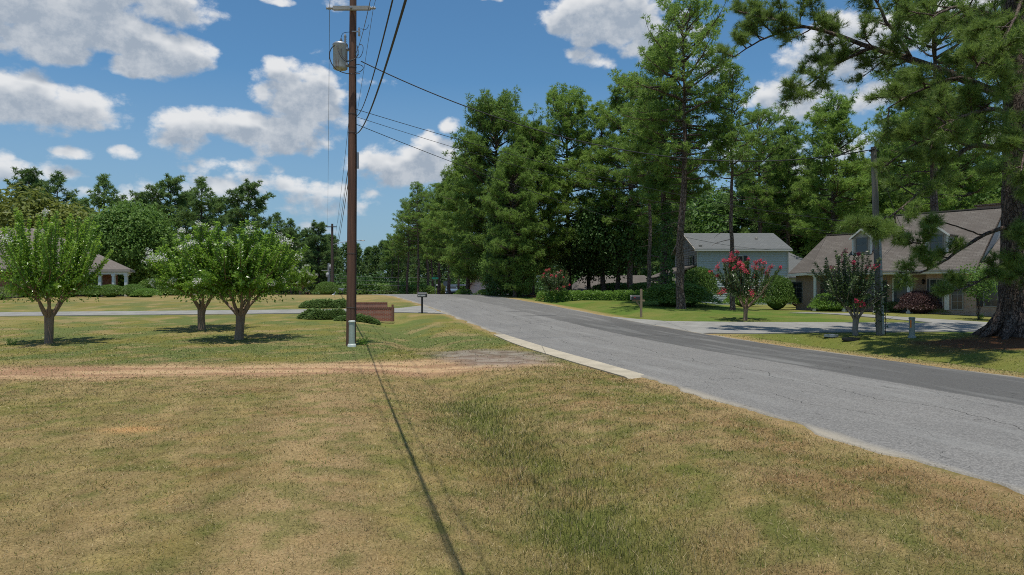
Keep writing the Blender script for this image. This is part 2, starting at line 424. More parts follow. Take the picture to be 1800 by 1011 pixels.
def gcol(x, y):
    x = np.asarray(x, float); y = np.asarray(y, float)
    s, jit, dirt, grav, straw = masks(x, y)
    def L(a, b, f): return a + (b - a) * np.clip(f, 0, 1)[:, None]
    n1 = fbm(x * .28, y * .28, 1); n2 = fbm(x * 1.1, y * 1.1, 2); n3 = fbm(x * 3.5, y * 3.5, 3); n4 = fbm(x * .6 + 9, y * .6, 4)
    one = np.ones((len(x), 1))
    c = one * C_DRY
    c = L(c, C_OLV, sstep(.40, .66, n1 * .3 + n2 * .4 + n3 * .3) * .75)
    c = L(c, C_RED, sstep(.56, .72, n4) * .35)
    c = L(c, C_TAN, sstep(.5, .66, n3) * .45)
    mot = (.72 + .56 * fbm(x * 5, y * 5, 61, 3)) * (.86 + .28 * fbm(x * 14, y * 14, 62, 2)); c = c * mot[:, None]
    # mower bands
    c = L(c, C_TAN, sstep(.9, .2, np.abs(s + 6.7 + .5 * jit)) * .8 * sstep(17, 13, y))
    c = L(c, C_GRN, sstep(.5, .72, fbm(x * 3.2, y * 3.2, 17)) * .5)
    c = c * (1 + .07 * np.sin(s * 5.2 + jit * .6) * sstep(-3.5, -5.5, s) * sstep(15.5, 13.5, y))[:, None]
    # swale beside the road is greener
    sw = .75 * np.exp(-((s + 4.15) / .65) ** 2) * sstep(15.2, 12.5, y) * sstep(.3, .58, fbm(x * .7, y * .7, 41))
    c = L(c, C_GRN, sw * 1.0)
    c = L(c, C_RED, sstep(.45, .65, fbm(x * 1.3, y * 1.3, 77)) * .22 * sstep(-6, -2.5, s) * sstep(0, -.3, s) * sstep(16, 14, y))
    c = L(c, C_GRN, sstep(.5, .68, fbm(x * 2.2, y * 2.2, 79)) * .5 * sstep(-6, -2.5, s) * sstep(0, -.3, s) * sstep(16, 14, y))
    # lawn beyond the track
    lawn = sstep(17.0, 18.5, y) * sstep(0, -.5, s)
    lc = L(one * C_YEL, C_OLV, sstep(.25, .5, n1) * .9); lc = L(lc, C_BLUE, sstep(.4, .6, n4) * .8); lc = L(lc, C_TAN, sstep(.52, .72, n2) * .55)
    lc = L(lc, C_LUSH, np.exp(-((y - 34.8) / 1.0) ** 2) * sstep(-11, -9, x) * sstep(-4, -6, x) * .7)
    c = c + (lc - c) * lawn[:, None]
    c = L(c, C_TAN, sstep(43, 60, y) * sstep(0, -.5, s) * .5)
    # right of the road
    rt = sstep(RW - .2, RW + .1, s)
    rc = L(one * C_LUSH, C_OLV, sstep(.45, .7, n2) * .45); rc = L(rc, C_YEL, sstep(.5, .72, n4) * .35)
    verge = sstep(1.9, 1.0, s - RW + jit * .4)
    rc = L(rc, C_YEL, verge * .9); rc = L(rc, C_TAN, verge * sstep(.45, .65, n3) * .6)
    rc = L(rc, C_OLV, sstep(28.4, 27.5, y) * .5 * (1 - verge))
    rc = L(rc, C_TAN, sstep(.9, .2, s - RW) * .7)
    rc = L(rc, C_YEL, sstep(16, 19, x) * sstep(33, 35, y) * .6)
    c = c + (rc - c) * rt[:, None]
    # worn sandy edge along the asphalt
    ed = sstep(.55, .05, -s + jit * .25) * sstep(0, -.05, s) * .8 + sstep(.6, .05, s - RW + jit * .3) * sstep(RW, RW + .05, s) * .6
    c = L(c, C_TAN, ed)
    dr = L(one * C_DIRT, C_DIRT2, sstep(.45, .62, fbm(x * .35, y * 3.0, 63)))
    c = c + (dr - c) * dirt[:, None]
    bare = np.exp(-(((x + 5.35) / .42) ** 2 + ((y - 9.6) / .2) ** 2))
    c = L(c, lin(200, 160, 112, K), bare * 1.2)
    gr = L(one * C_GRAV, lin(112, 92, 84, K), sstep(.4, .6, n3) * .7)
    c = c + (gr - c) * (grav * .9)[:, None]
    c = L(c, C_STRAW, straw)
    far = np.maximum(sstep(74, 84, y) * sstep(2, 10, x + (y - 74) * .5), sstep(92, 112, y)); c = L(c, one * lin(92, 78, 48, K), far * .9)
    bed = sstep(53, 56, y) * sstep(RW + 2.2, RW + 3.2, s) * (1 - sstep(9.8, 11.5, x)); c = L(c, C_STRAW * .9, bed)
    return c, dirt, grav, straw

# ------------------------------------------------------------------ ground
ys = [-300, -120, -50, -20, -8, -3, 0, 1.2, 2.2]
while ys[-1] < 1000: ys.append(ys[-1] + max(.085, .0082 * ys[-1]))
ys = np.array(ys)
us = np.concatenate([[-12, -6, -3, -1.8, -1.25], np.linspace(-1, 1, 420), [1.25, 1.8, 3, 6, 12]])
YY, UU = np.meshgrid(ys, us, indexing='ij')
XX = UU * (7 + 1.0 * np.maximum(YY, 2)) + (YY > 2) * 0
x = XX.ravel(); y = YY.ravel()
c, dirt, grav, straw = gcol(x, y)
z = gnd(x, y, True) + (fbm(x * 2.0, y * 2.0, 8) - .5) * .035 * sstep(80, 20, y) * (1 - grav * .5) * (1 - np.exp(-((sroad(x, y) + .25) / .5) ** 2)) - dirt * .015
ny, nx = YY.shape
i0 = (np.arange(ny - 1)[:, None] * nx + np.arange(nx - 1)[None, :]).ravel()
mb = MB(); mb.add(np.stack([x, y, z], 1), np.stack([i0, i0 + 1, i0 + nx + 1, i0 + nx], 1), smooth=True)
m, t, bs, out = newmat('ground')
co = t.n('ShaderNodeTexCoord').outputs['Object']
at_ = t.n('ShaderNodeAttribute', attribute_name='tint').outputs['Color']
hi = t.noise(co, 38, 5, .7); mid = t.noise(co, 7, 5, .65); lo = t.noise(co, 1.6, 4, .6)
c1 = t.mix(t.mr(hi, .3, .7), t.mix(1, at_, (.52, .50, .45), 'MULTIPLY'), t.mix(1, at_, (1.35, 1.32, 1.25), 'MULTIPLY'))
c1 = t.mix(t.mr(mid, .45, .68, 0, .45), c1, t.mix(1, at_, (.62, .66, .5), 'MULTIPLY'))
c1 = t.mix(t.mr(lo, .5, .7, 0, .3), c1, t.mix(1, at_, (1.15, 1.0, .8), 'MULTIPLY'))
setin(t, bs, 'Base Color', c1); bs.inputs['Roughness'].default_value = .95; bs.inputs['Specular IOR Level'].default_value = .1
setin(t, bs, 'Normal', t.bump(t.m('ADD', hi, t.m('MULTIPLY', mid, .6)), .8, .03))
me = mb.mesh('ground', [m])
ca = me.attributes.new('tint', 'FLOAT_COLOR', 'POINT'); ca.data.foreach_set('color', np.hstack([c, np.ones((len(c), 1))]).astype(np.float32).ravel())
o = obj('ground', me, m); o['kind'] = 'structure'

# ------------------------------------------------------------------ road
yr = np.concatenate([np.arange(-60, 2, 1.0), np.arange(2, 45, .12), np.arange(45, 160, .5)])
sl = (xn(yr + .5) - xn(yr - .5)); nl = np.sqrt(1 + sl * sl)
jl = (fbm(yr * 1.3, yr * 0, 21, 5) - .5) * .42 + (vnoise(yr * 7, yr * 0, 22) - .5) * .06
jr = (fbm(yr * 1.1, yr * 0, 25, 5) - .5) * .42 + (vnoise(yr * 7, yr * 0, 26) - .5) * .06
sv = [-.03, 0, .04, .3, .8, 1.6, 2.4, 3.2, 4, 4.8, 5.6, 6.4, 7.2, 7.7, 7.96, 8, 8.03]
V = []; UV = []
for j, s_ in enumerate(sv):
    ss = s_ + jl * sstep(1.2, 0, s_) + jr * sstep(6.8, 8, s_)
    X = xn(yr) + ss / nl; Y = yr - ss * sl / nl
    zz = g0(Y) + .022 + .05 * (1 - ((ss - 4) / 4) ** 2)
    if s_ < -.01 or s_ > 8.01: zz = zz - .12
    V.append(np.stack([X, Y, zz], 1)); UV.append(np.stack([ss, yr], 1))
V = np.stack(V, 1); UV = np.stack(UV, 1); n_, k_ = V.shape[:2]
i0 = (np.arange(n_ - 1)[:, None] * k_ + np.arange(k_ - 1)[None, :]).ravel()
mb = MB(); F = np.stack([i0, i0 + 1, i0 + k_ + 1, i0 + k_], 1); mb.add(V.reshape(-1, 3), F, smooth=True)
m, t, bs, out = newmat('asphalt')
co = t.n('ShaderNodeTexCoord').outputs['Object']
uv = t.n('ShaderNodeAttribute', attribute_name='across').outputs['Vector']
su = t.n('ShaderNodeSeparateXYZ', {0: uv}); S_, Y_ = su.outputs[0], su.outputs[1]
wav = t.m('MULTIPLY', t.m('SUBTRACT', t.noise(uv, .9, 5, .6), .5), .28)
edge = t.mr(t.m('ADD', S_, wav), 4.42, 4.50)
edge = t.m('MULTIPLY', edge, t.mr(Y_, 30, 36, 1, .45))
agg = t.n('ShaderNodeTexVoronoi', {'Scale': 52.0}); t.L.new(co, agg.inputs['Vector'])
ac = t.n('ShaderNodeSeparateColor', {0: agg.outputs['Color']}).outputs[0]
hi = t.noise(co, 130, 3, .7)
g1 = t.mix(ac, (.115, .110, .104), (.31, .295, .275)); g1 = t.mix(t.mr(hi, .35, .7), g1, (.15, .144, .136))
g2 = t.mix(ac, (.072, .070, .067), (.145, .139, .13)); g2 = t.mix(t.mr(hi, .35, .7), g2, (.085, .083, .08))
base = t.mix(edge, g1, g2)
base = t.mix(t.mr(t.noise(co, .5, 5, .6), .42, .68, 0, .22), base, (.12, .12, .118))
st = t.mapping(uv, (1.1, .12, 1)); base = t.mix(t.mr(t.noise(st, 1.6, 5, .6), .5, .7, 0, .4), base, (.27, .265, .25))
# cracks: thin wandering lines along the road and a few across
def crack(coord_vec, sc, th, seed):
    nz = t.n('ShaderNodeTexNoise', {'Scale': sc, 'Detail': 6.0, 'Roughness': .55}); t.L.new(t.mapping(coord_vec, (1, 1, 1), (0, 0, 0), (seed, seed * 2, 0)), nz.inputs['Vector'])
    return t.m('LESS_THAN', t.m('ABSOLUTE', t.m('SUBTRACT', nz.outputs[0], .5)), th)
cr = crack(t.mapping(uv, (1, .35, 1)), .5, .0010, 3.3)
cr = t.m('MULTIPLY', cr, t.mr(t.noise(uv, .35, 2), .44, .5))
wl = t.m('ADD', S_, t.m('MULTIPLY', t.m('SUBTRACT', t.noise(t.mapping(uv, (0, 1, 1)), .55, 6, .55), .5), 1.7))
cr2 = t.m('LESS_THAN', t.m('ABSOLUTE', t.m('SUBTRACT', wl, 2.75)), .011)
cr3 = t.m('LESS_THAN', t.m('ABSOLUTE', t.m('SUBTRACT', wl, 1.3)), .008)
cr3 = t.m('MULTIPLY', cr3, t.mr(t.noise(uv, .5, 2), .48, .52))
seam = t.m('MULTIPLY', t.m('LESS_THAN', t.m('ABSOLUTE', t.m('SUBTRACT', t.m('ADD', S_, wav), 4.43)), .02), .6)
crs = t.m('MAXIMUM', t.m('MAXIMUM', cr, cr2), t.m('MAXIMUM', cr3, seam))
base = t.mix(t.m('MULTIPLY', crs, .75), base, (.035, .034, .032))
# two dark tar smears and dusty edges
def smear(s0, y0, ls, ly):
    a = t.m('MULTIPLY', t.m('SUBTRACT', S_, s0), 1 / ls); b = t.m('MULTIPLY', t.m('SUBTRACT', Y_, y0), 1 / ly)
    return t.mr(t.m('ADD', t.m('MULTIPLY', a, a), t.m('MULTIPLY', b, b)), 1.2, .3)
sm = t.m('MAXIMUM', smear(4.3, 35.5, 1.6, .28), smear(4.0, 38.6, .7, .25))
base = t.mix(t.m('MULTIPLY', sm, .45), base, (.04, .04, .042))
dust = t.m('MAXIMUM', t.mr(t.m('ADD', S_, wav), .20, -.05), t.mr(t.m('ADD', S_, wav), 7.8, 8.05))
base = t.mix(t.m('MULTIPLY', dust, t.mr(hi, .3, .6, .3, .8)), base, (.38, .33, .25))
setin(t, bs, 'Base Color', base); bs.inputs['Roughness'].default_value = .85; bs.inputs['Specular IOR Level'].default_value = .12
setin(t, bs, 'Normal', t.bump(t.m('SUBTRACT', agg.outputs[0], crs), .5, .008))
me = mb.mesh('road', [m])
ca = me.attributes.new('across', 'FLOAT_VECTOR', 'POINT'); ca.data.foreach_set('vector', np.concatenate([UV.reshape(-1, 2), np.zeros((n_ * k_, 1))], 1).astype(np.float32).ravel())
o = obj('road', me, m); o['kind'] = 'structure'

# ------------------------------------------------------------------ concrete slabs laid on the ground
def concrete(name, col, joints=3.0):
    m, t, bs, out = newmat(name)
    co = t.n('ShaderNodeTexCoord').outputs['Object']
    c = t.mix(t.mr(t.noise(co, 1.2, 6, .65), .35, .65), col, [q * .72 for q in col])
    c = t.mix(t.mr(t.noise(co, 45, 3, .6), .4, .7, 0, .5), c, [q * .6 for q in col])
    sx = t.n('ShaderNodeSeparateXYZ', {0: co}).outputs[0]
    j = t.m('LESS_THAN', t.m('ABSOLUTE', t.m('SUBTRACT', t.m('FRACT', t.m('DIVIDE', sx, joints)), .5)), .012 / joints * 1.2)
    c = t.mix(t.m('MULTIPLY', j, .7), c, [q * .3 for q in col])
    setin(t, bs, 'Base Color', c); bs.inputs['Roughness'].default_value = .9; bs.inputs['Specular IOR Level'].default_value = .2
    setin(t, bs, 'Normal', t.bump(t.noise(co, 60, 3), .3, .006))
    return m
M_CONC = concrete('pale_concrete', (.30, .29, .265)); M_CURB = concrete('warm_concrete', (.48, .42, .32), 2.0)
def slab(name, A, B, n, mat, lift=.04, k=6):
    """ruled sheet between two edge polylines, given as ground points (x, y)"""
    def rs(P, n):
        P = np.asarray(P, float); d = np.concatenate([[0], np.cumsum(np.linalg.norm(np.diff(P, axis=0), axis=1))]); q = np.linspace(0, d[-1], n)
        return np.stack([np.interp(q, d, P[:, 0]), np.interp(q, d, P[:, 1])], 1)
    A = rs(A, n); B = rs(B, n)
    w = np.concatenate([[0], np.linspace(0, 1, k), [1]])
    V = A[:, None, :] * (1 - w[None, :, None]) + B[:, None, :] * w[None, :, None]
    Z = gnd(V[..., 0], V[..., 1]) + lift
    Z[:, 0] -= .15; Z[:, -1] -= .15; Z[0] -= .05; Z[-1] -= .05
    V = np.concatenate([V, Z[..., None]], 2); kk = k + 2
    i0 = (np.arange(n - 1)[:, None] * kk + np.arange(kk - 1)[None, :]).ravel()
    mb = MB(); mb.add(V.reshape(-1, 3), np.stack([i0, i0 + 1, i0 + kk + 1, i0 + kk], 1))
    o = obj(name, mb, mat); o['kind'] = 'structure'; return o
def rp(s, y):
    sl = float(xn(y + .5) - xn(y - .5)); n = math.sqrt(1 + sl * sl); return (float(xn(y)) + s / n, y - s * sl / n)
# driveway left: crosses the lawn and flares into the road
slab('driveway_left', [(-70, 36.0), (-30, 36.6), (-16, 38.4), (-10, 39.2), (-6.4, 39.6), rp(.05, 38.6)],
     [(-70, 39.0), (-30, 39.6), (-16, 41.4), (-10, 42.4), (-7.4, 42.9), rp(.05, 45.6)], 120, M_CONC)
# driveway right
slab('driveway_right', [rp(RW - .05, 25.8), (9.9, 27.7), (13, 28.4), (20, 28.6), (40, 28.6)],
     [rp(RW - .05, 34.6), (7.6, 33.8), (11, 33.3), (20, 32.9), (40, 32.9)], 90, M_CONC, k=10)
slab('walkway', [(16.0, 39.8), (18.0, 38.3), (19.4, 35.6), (20.4, 32.85)], [(17.1, 40.4), (19.2, 38.9), (20.8, 36.2), (23.4, 32.85)], 40, M_CONC)
slab('concrete_apron', [rp(-.40, 14.9), rp(-.50, 18), rp(-.50, 24), rp(-.32, 27.6)], [rp(.16, 15.2), rp(.16, 18), rp(.16, 24), rp(.12, 27.6)], 50, M_CURB, lift=.032, k=3)

# ------------------------------------------------------------------ short grass as real blades near the camera
rg = np.random.default_rng(11)
def blades(N, z0, z1, name, lmin, lmax):
    q = rg.random(N); Z = z0 * (z1 / z0) ** q; X = (rg.random(N) * 2 - 1) * (Z * .82 + 1.0)
    s, jit, dirt, grav, straw = masks(X, Z)
    onroad = (s > -.06) & (s < RW + .04)
    onslab = (s > -.43) & (s < .3) & (Z > 15) & (Z < 27.8)
    rdr = (s > RW - .5) & (Z > 27.4)
    keep = ~onroad & ~onslab & ~rdr & (rg.random(N) > dirt * .93) & (rg.random(N) > grav * .9) & (rg.random(N) > straw * .8)
    keep &= rg.random(N) < sstep(35, 17, Z) * .92 + .08
    keep &= rg.random(N) < (.35 + .9 * fbm(X * 2.5, Z * 2.5, 55))
    X = X[keep]; Z = Z[keep]; s = s[keep]; n = len(X)
    c, _, _, _ = gcol(X, Z)
    g_ = (c[:, 1] > c[:, 0] * .93)
    br = rg.random(n)
    c = c * (.6 + 1.1 * rg.random(n))[:, None]
    k = rg.random(n) < np.where(g_, .2, .2); c[k] = C_GRN * (.8 + 1.0 * rg.random(k.sum()))[:, None]
    k = rg.random(n) < .20; c[k] = lin(216, 196, 150, K) * (.8 + .3 * rg.random(k.sum()))[:, None]
    sw = np.exp(-((s + 4.15) / .8) ** 2) * sstep(15.2, 12.5, Z) + sstep(-7, -2.5, s) * sstep(0, -.6, s) * .3
    Ln = (lmin + (lmax - lmin) * rg.random(n) ** 2) * (1 + sw * 1.0) * (.8 + .02 * Z)
    Wd = np.maximum(.004, .0010 * Z) * (.7 + .6 * rg.random(n))
    a = rg.random(n) * 2 * np.pi; tilt = np.clip(rg.normal(.95, .4, n) - sw * .5, .1, 1.5)
    d = np.stack([np.cos(a) * np.sin(tilt), np.sin(a) * np.sin(tilt), np.cos(tilt)], 1)
    b = np.stack([X, Z, gnd(X, Z, True) + (fbm(X * 2.0, Z * 2.0, 8) - .5) * .035 * (1 - np.exp(-((s + .25) / .5) ** 2)) - .004], 1)
    sd = norm(np.cross(d, rg.normal(size=(n, 3)))) * (Wd / 2)[:, None]
    tip = b + d * Ln[:, None]; tip[:, 2] -= Ln * .12
    V = np.stack([b - sd, b + sd, tip], 1).reshape(-1, 3)
    mb = MB(); mb.add(V, np.arange(n * 3).reshape(-1, 3), rg.random(n))
    me = mb.mesh(name, [M_BLADE])
    ca = me.attributes.new('tint', 'FLOAT_COLOR', 'FACE'); ca.data.foreach_set('color', np.hstack([c, np.ones((n, 1))]).astype(np.float32).ravel())
    o = obj(name, me, M_BLADE); tag(o, 'short dry mown grass over the field and verges', 'grass', kind='stuff')
M_BLADE, t, bs, out = newmat('grass_blade')
a_ = t.n('ShaderNodeAttribute', attribute_name='tint').outputs['Color']
t.L.new(a_, bs.inputs['Base Color']); bs.inputs['Roughness'].default_value = .7; bs.inputs['Specular IOR Level'].default_value = .15
tr = t.n('ShaderNodeBsdfTranslucent'); t.L.new(a_, tr.inputs[0]); ms = t.n('ShaderNodeMixShader', {0: .3}); t.L.new(bs.outputs[0], ms.inputs[1]); t.L.new(tr.outputs[0], ms.inputs[2]); t.L.new(ms.outputs[0], out.inputs[0])
blades(620000, 3.4, 34, 'grass', .022, .065)
# ------------------------------------------------------------------ vegetation generators
M_BARK = bark('pine_bark', (.145, .10, .08), (.22, .165, .135), (.30, .25, .21), 6)
M_BARKD = bark('dark_bark', (.085, .065, .052), (.14, .11, .09), (.18, .15, .125), 6)
M_BARKC = simple('smooth_myrtle_bark', (.33, .22, .145), .7, var=.45, scale=9, bump=.4, stretch=(1, 1, .3))
M_BARKW = simple('pale_myrtle_bark', (.30, .255, .21), .7, var=.4, scale=9, bump=.4, stretch=(1, 1, .3))
M_NEED = foliage('pine_needles', (.080, .15, .034), (.25, .37, .075), (.37, .42, .10), .44, .5)
M_NEEDN = foliage('near_pine_needles', (.085, .145, .032), (.22, .31, .07), (.36, .32, .11), .38, .45)
M_NEEDB = foliage('far_pine_needles', (.065, .125, .042), (.17, .26, .07), None, .38, .6)
M_LEAF = foliage('broad_leaves', (.065, .135, .025), (.14, .24, .045), (.20, .29, .06), .35, .5, .25)
M_LEAFD = foliage('dark_glossy_leaves', (.028, .065, .018), (.08, .155, .035), (.12, .20, .05), .25, .5, .25)
M_LEAFY = foliage('yellow_green_leaves', (.12, .15, .03), (.22, .25, .05), (.30, .30, .08), .35, .5)
M_MYRT = foliage('myrtle_leaves', (.085, .18, .025), (.23, .37, .045), (.34, .45, .08), .46, .3, .5)
M_MYRD = foliage('red_myrtle_leaves', (.040, .075, .025), (.09, .14, .045), (.18, .14, .07), .3, .35, .45)
M_HEDGE = foliage('hedge_leaves', (.10, .19, .03), (.20, .33, .06), (.26, .38, .09), .35, .4)
M_BOX = foliage('shrub_leaves', (.07, .13, .028), (.17, .27, .05), (.24, .34, .08), .25, .4)
M_PURP = foliage('purple_leaves', (.07, .04, .042), (.17, .09, .085), (.28, .17, .14), .2, .4)
M_VARI = foliage('variegated_leaves', (.13, .18, .06), (.30, .34, .14), (.42, .44, .24), .3, .4)
M_JUN = foliage('juniper_leaves', (.11, .17, .05), (.20, .29, .09), (.28, .36, .13), .2, .6)
M_WHITE = foliage('white_blossom', (.55, .53, .47), (.80, .78, .72), None, .3, .6)
M_RED = foliage('red_blossom', (.48, .035, .07), (.78, .10, .16), None, .35, .5)
M_REDD = foliage('crimson_blossom', (.36, .02, .06), (.60, .05, .12), None, .3, .5)

def needles(mb, C, AX, L, W, k, rg, spread=.75, var=None, m=0):
    n = len(C); C = np.repeat(C, k, 0); AX = np.repeat(AX, k, 0)
    d = norm(AX + spread * rg.normal(size=(n * k, 3)))
    l = L * (.7 + .5 * rg.random(n * k))[:, None]
    sd = norm(np.cross(d, rg.normal(size=(n * k, 3)))) * W / 2
    tip = C + d * l; tip[:, 2] -= l[:, 0] * .10
    V = np.stack([C - sd, C + sd, tip], 1).reshape(-1, 3)
    v = np.repeat(rg.random(n) if var is None else var, k) * .75 + .25 * rg.random(n * k)
    mb.add(V, np.arange(n * k * 3).reshape(-1, 3), v, m)
def leaves(mb, C, D, N, L, W, rg, var=None, m=0, jit=.25):
    """folded diamond leaves: base C, direction D, face normal about N"""
    n = len(C); D = norm(D); s = norm(np.cross(D, N)); up = np.cross(s, D)
    l = (L * (1 - jit + 2 * jit * rg.random(n)))[:, None]; w = W / L * l / 2
    mid = C + D * l * .5 + up * l * .06
    tip = C + D * l - up * l * .10
    V = np.stack([C, mid + s * w, tip, mid - s * w], 1).reshape(-1, 3)
    mb.add(V, np.arange(n * 4).reshape(-1, 4), rg.random(n) if var is None else var, m)
def bez(p0, d0, L, bend, k=6, rg=None, wob=.06):
    p = [np.array(p0, float)]; d = np.array(d0, float)
    for i in range(k):
        p.append(p[-1] + d * L / k); d = norm(d + np.array([0, 0, bend / k]) + (rg.normal(size=3) * wob if rg is not None else 0))
    return np.array(p)

def pine_meshes(seed, H=18.0, cb=.35, Rr=4.2, tr=.26, nb=110, tw=11, tufts=5, k=8, nl=.30, nw=.028, low=None, prof='round', lean=0.0, dead=8, mats=None, up=.25, puff=1.0):
    """trunk, limbs and needle crown of a tall southern pine"""
    rg = np.random.default_rng(seed)
    hs = np.linspace(0, H * .985, 14)
    bx = np.cumsum(rg.normal(0, .055, 14)) * H / 18 + lean * (hs / H) ** 1.5; by = np.cumsum(rg.normal(0, .055, 14)) * H / 18
    T = np.stack([bx - bx[0], by - by[0], hs - .3], 1); T[0, 2] = -.4
    rad = tr * (1 - .88 * (hs / H) ** 1.15); rad[0] = tr * 1.35
    tb = MB(); tb.tube(np.vstack([T[0], T[0] + [0, 0, .7], T[1:]]), np.concatenate([[tr * 1.4, tr * 1.08], rad[1:]]), 12, jit=.12, rg=rg)
    lb = MB(); cbm = MB()
    C = []; AX = []; VV = []
    for i in range(nb):
        f = ((i + rg.random()) / nb); h = H * (cb + (1 - cb) * f ** .92)
        if prof == 'round': pr = math.sqrt(max(.05, 1 - ((f - .48) / .57) ** 2))
        elif prof == 'cone': pr = (1 - f) ** .7 * .95 + .1
        elif prof == 'flat': pr = (.45 + .9 * f) * (1 - f ** 6)
        else: pr = (.55 + .45 * rg.random()) * (1 - f ** 3)
        Lb = Rr * max(.15, pr) * (.45 + .65 * rg.random())
        if rg.random() < .08: Lb *= 1.25
        a = i * 2.399 + rg.normal(0, .5)
        el = -.10 + 1.05 * f ** 2.2 + rg.normal(0, .16)
        base = np.array([np.interp(h, hs, T[:, 0]), np.interp(h, hs, T[:, 1]), h - .3])
        d = np.array([math.cos(a) * math.cos(el), math.sin(a) * math.cos(el), math.sin(el)])
        P = bez(base, d, Lb, up + .25 * rg.random(), 6, rg, .09)
        lb.tube(P, np.linspace(.035 + .016 * Lb, .012, 7), 5, cap=False)
        bv = rg.random() * .35
        nt = max(2, int(tw * (Lb / Rr) + .5))
        for j in range(nt):
            u = 1.0 if j == 0 else .34 + .62 * rg.random()
            q = np.array([np.interp(u * 6, range(7), P[:, c]) for c in range(3)])
            dv = norm(P[min(6, int(u * 6) + 1)] - P[max(0, int(u * 6) - 1)])
            sv = norm(np.cross(dv, [0, 0, 1])) * (1 if j % 2 else -1)
            tdir = norm(dv * .6 + sv * (1.0 if u < .95 else .1) + np.array([0, 0, .35 + rg.normal() * .3]))
            tl = (.35 + .75 * rg.random()) * (1.2 - .5 * u) * Rr / 4.2
            lb.tube(np.array([q - dv * .05, q + tdir * tl * .6, q + tdir * tl + [0, 0, .08 * tl]]), [.02, .013, .008], 3, cap=False)
            ns = tufts; rp = (.20 + .24 * rg.random()) * Rr / 4.2 * puff; pv = rg.random() * .5
            dd = norm(rg.normal(size=(ns, 3)) + [0, 0, .35])
            cc = q + tdir * tl + dd * rp * (rg.random((ns, 1)) ** .5) * [1, 1, .8]
            C.append(cc); AX.append(norm(dd * .8 + [0, 0, .45])); VV.append(np.clip(bv + pv + .25 * rg.random(ns), 0, 1))
    for i in range(dead):
        h = H * (cb * (.45 + .6 * rg.random())); a = rg.random() * 6.28
        base = np.array([np.interp(h, hs, T[:, 0]), np.interp(h, hs, T[:, 1]), h - .3])
        P = bez(base, [math.cos(a), math.sin(a), .05], .6 + 1.8 * rg.random(), -.2, 5, rg, .15)
        lb.tube(P, np.linspace(.035, .01, 6), 4, cap=False)
    C = np.vstack(C); AX = np.vstack(AX); VV = np.concatenate(VV)
    needles(cbm, C, AX, nl, nw, k, rg, .8, VV)
    mats = mats or (M_BARK, M_BARK, M_NEED)
    return [('trunk', tb.mesh('pine_trunk', [mats[0]])), ('limbs', lb.mesh('pine_limbs', [mats[1]])), ('crown', cbm.mesh('pine_crown', [mats[2]]))]
def broad_meshes(seed, H=9.0, Rr=4.0, cb=.18, tr=.22, nlobe=16, clusters=26, lv=14, L=.24, Wd=.13, mats=None, shape=(1, 1, 1), cl=.34):
    rg = np.random.default_rng(seed)
    tb = MB(); lb = MB(); cm = MB()
    top = H * .6
    T = bez([0, 0, -.3], [0, 0, 1], top + .3, 0, 6, rg, .05)
    tb.tube(T, np.concatenate([[tr * 1.4], np.linspace(tr, tr * .45, 6)]), 10, jit=.15, rg=rg)
    zc = H * (cb + 1) / 2; hz = H * (1 - cb) / 2
    C = []; N = []; VV = []
    for i in range(nlobe):
        z = 1 - 2 * (i + .5) / nlobe; a = i * 2.4 + rg.normal(0, .3); r = math.sqrt(max(0, 1 - z * z))
        lr = (.34 + .16 * rg.random()) * min(Rr, hz)
        lc = np.array([math.cos(a) * r * (Rr - lr) * .95, math.sin(a) * r * (Rr - lr) * .95, zc + z * (hz - lr * .8)]) * [shape[0], shape[1], 1]
        lb.tube(np.array([T[min(6, 2 + i % 5)], (T[min(6, 2 + i % 5)] + lc) / 2 + [0, 0, -.1 * Rr], lc]), [tr * .35, tr * .2, .02], 5, cap=False)
        bv = rg.random() * .4
        d = norm(rg.normal(size=(clusters * 2, 3))); d = d[np.argsort(-(d @ norm(lc - [0, 0, zc * .8]) + rg.normal(0, .5, len(d))))][:clusters]
        cc = lc + d * lr * (.72 + .42 * rg.random((clusters, 1)))
        C.append(np.repeat(cc, lv, 0) + rg.normal(size=(clusters * lv, 3)) * cl); N.append(np.repeat(d, lv, 0)); VV.append(np.clip(np.repeat(bv + .35 * rg.random(clusters), lv) + .25 * rg.random(clusters * lv), 0, 1))
    C = np.vstack(C); N = norm(np.vstack(N) + [0, 0, .5] + rg.normal(size=C.shape) * .5); VV = np.concatenate(VV)
    D = norm(np.cross(N, rg.normal(size=C.shape)) + [0, 0, -.35])
    leaves(cm, C, D, N, L, Wd, rg, VV)
    mats = mats or (M_BARKD, M_BARKD, M_LEAF)
    return [('trunk', tb.mesh('tree_trunk', [mats[0]])), ('limbs', lb.mesh('tree_limbs', [mats[1]])), ('crown', cm.mesh('tree_crown', [mats[2]]))]
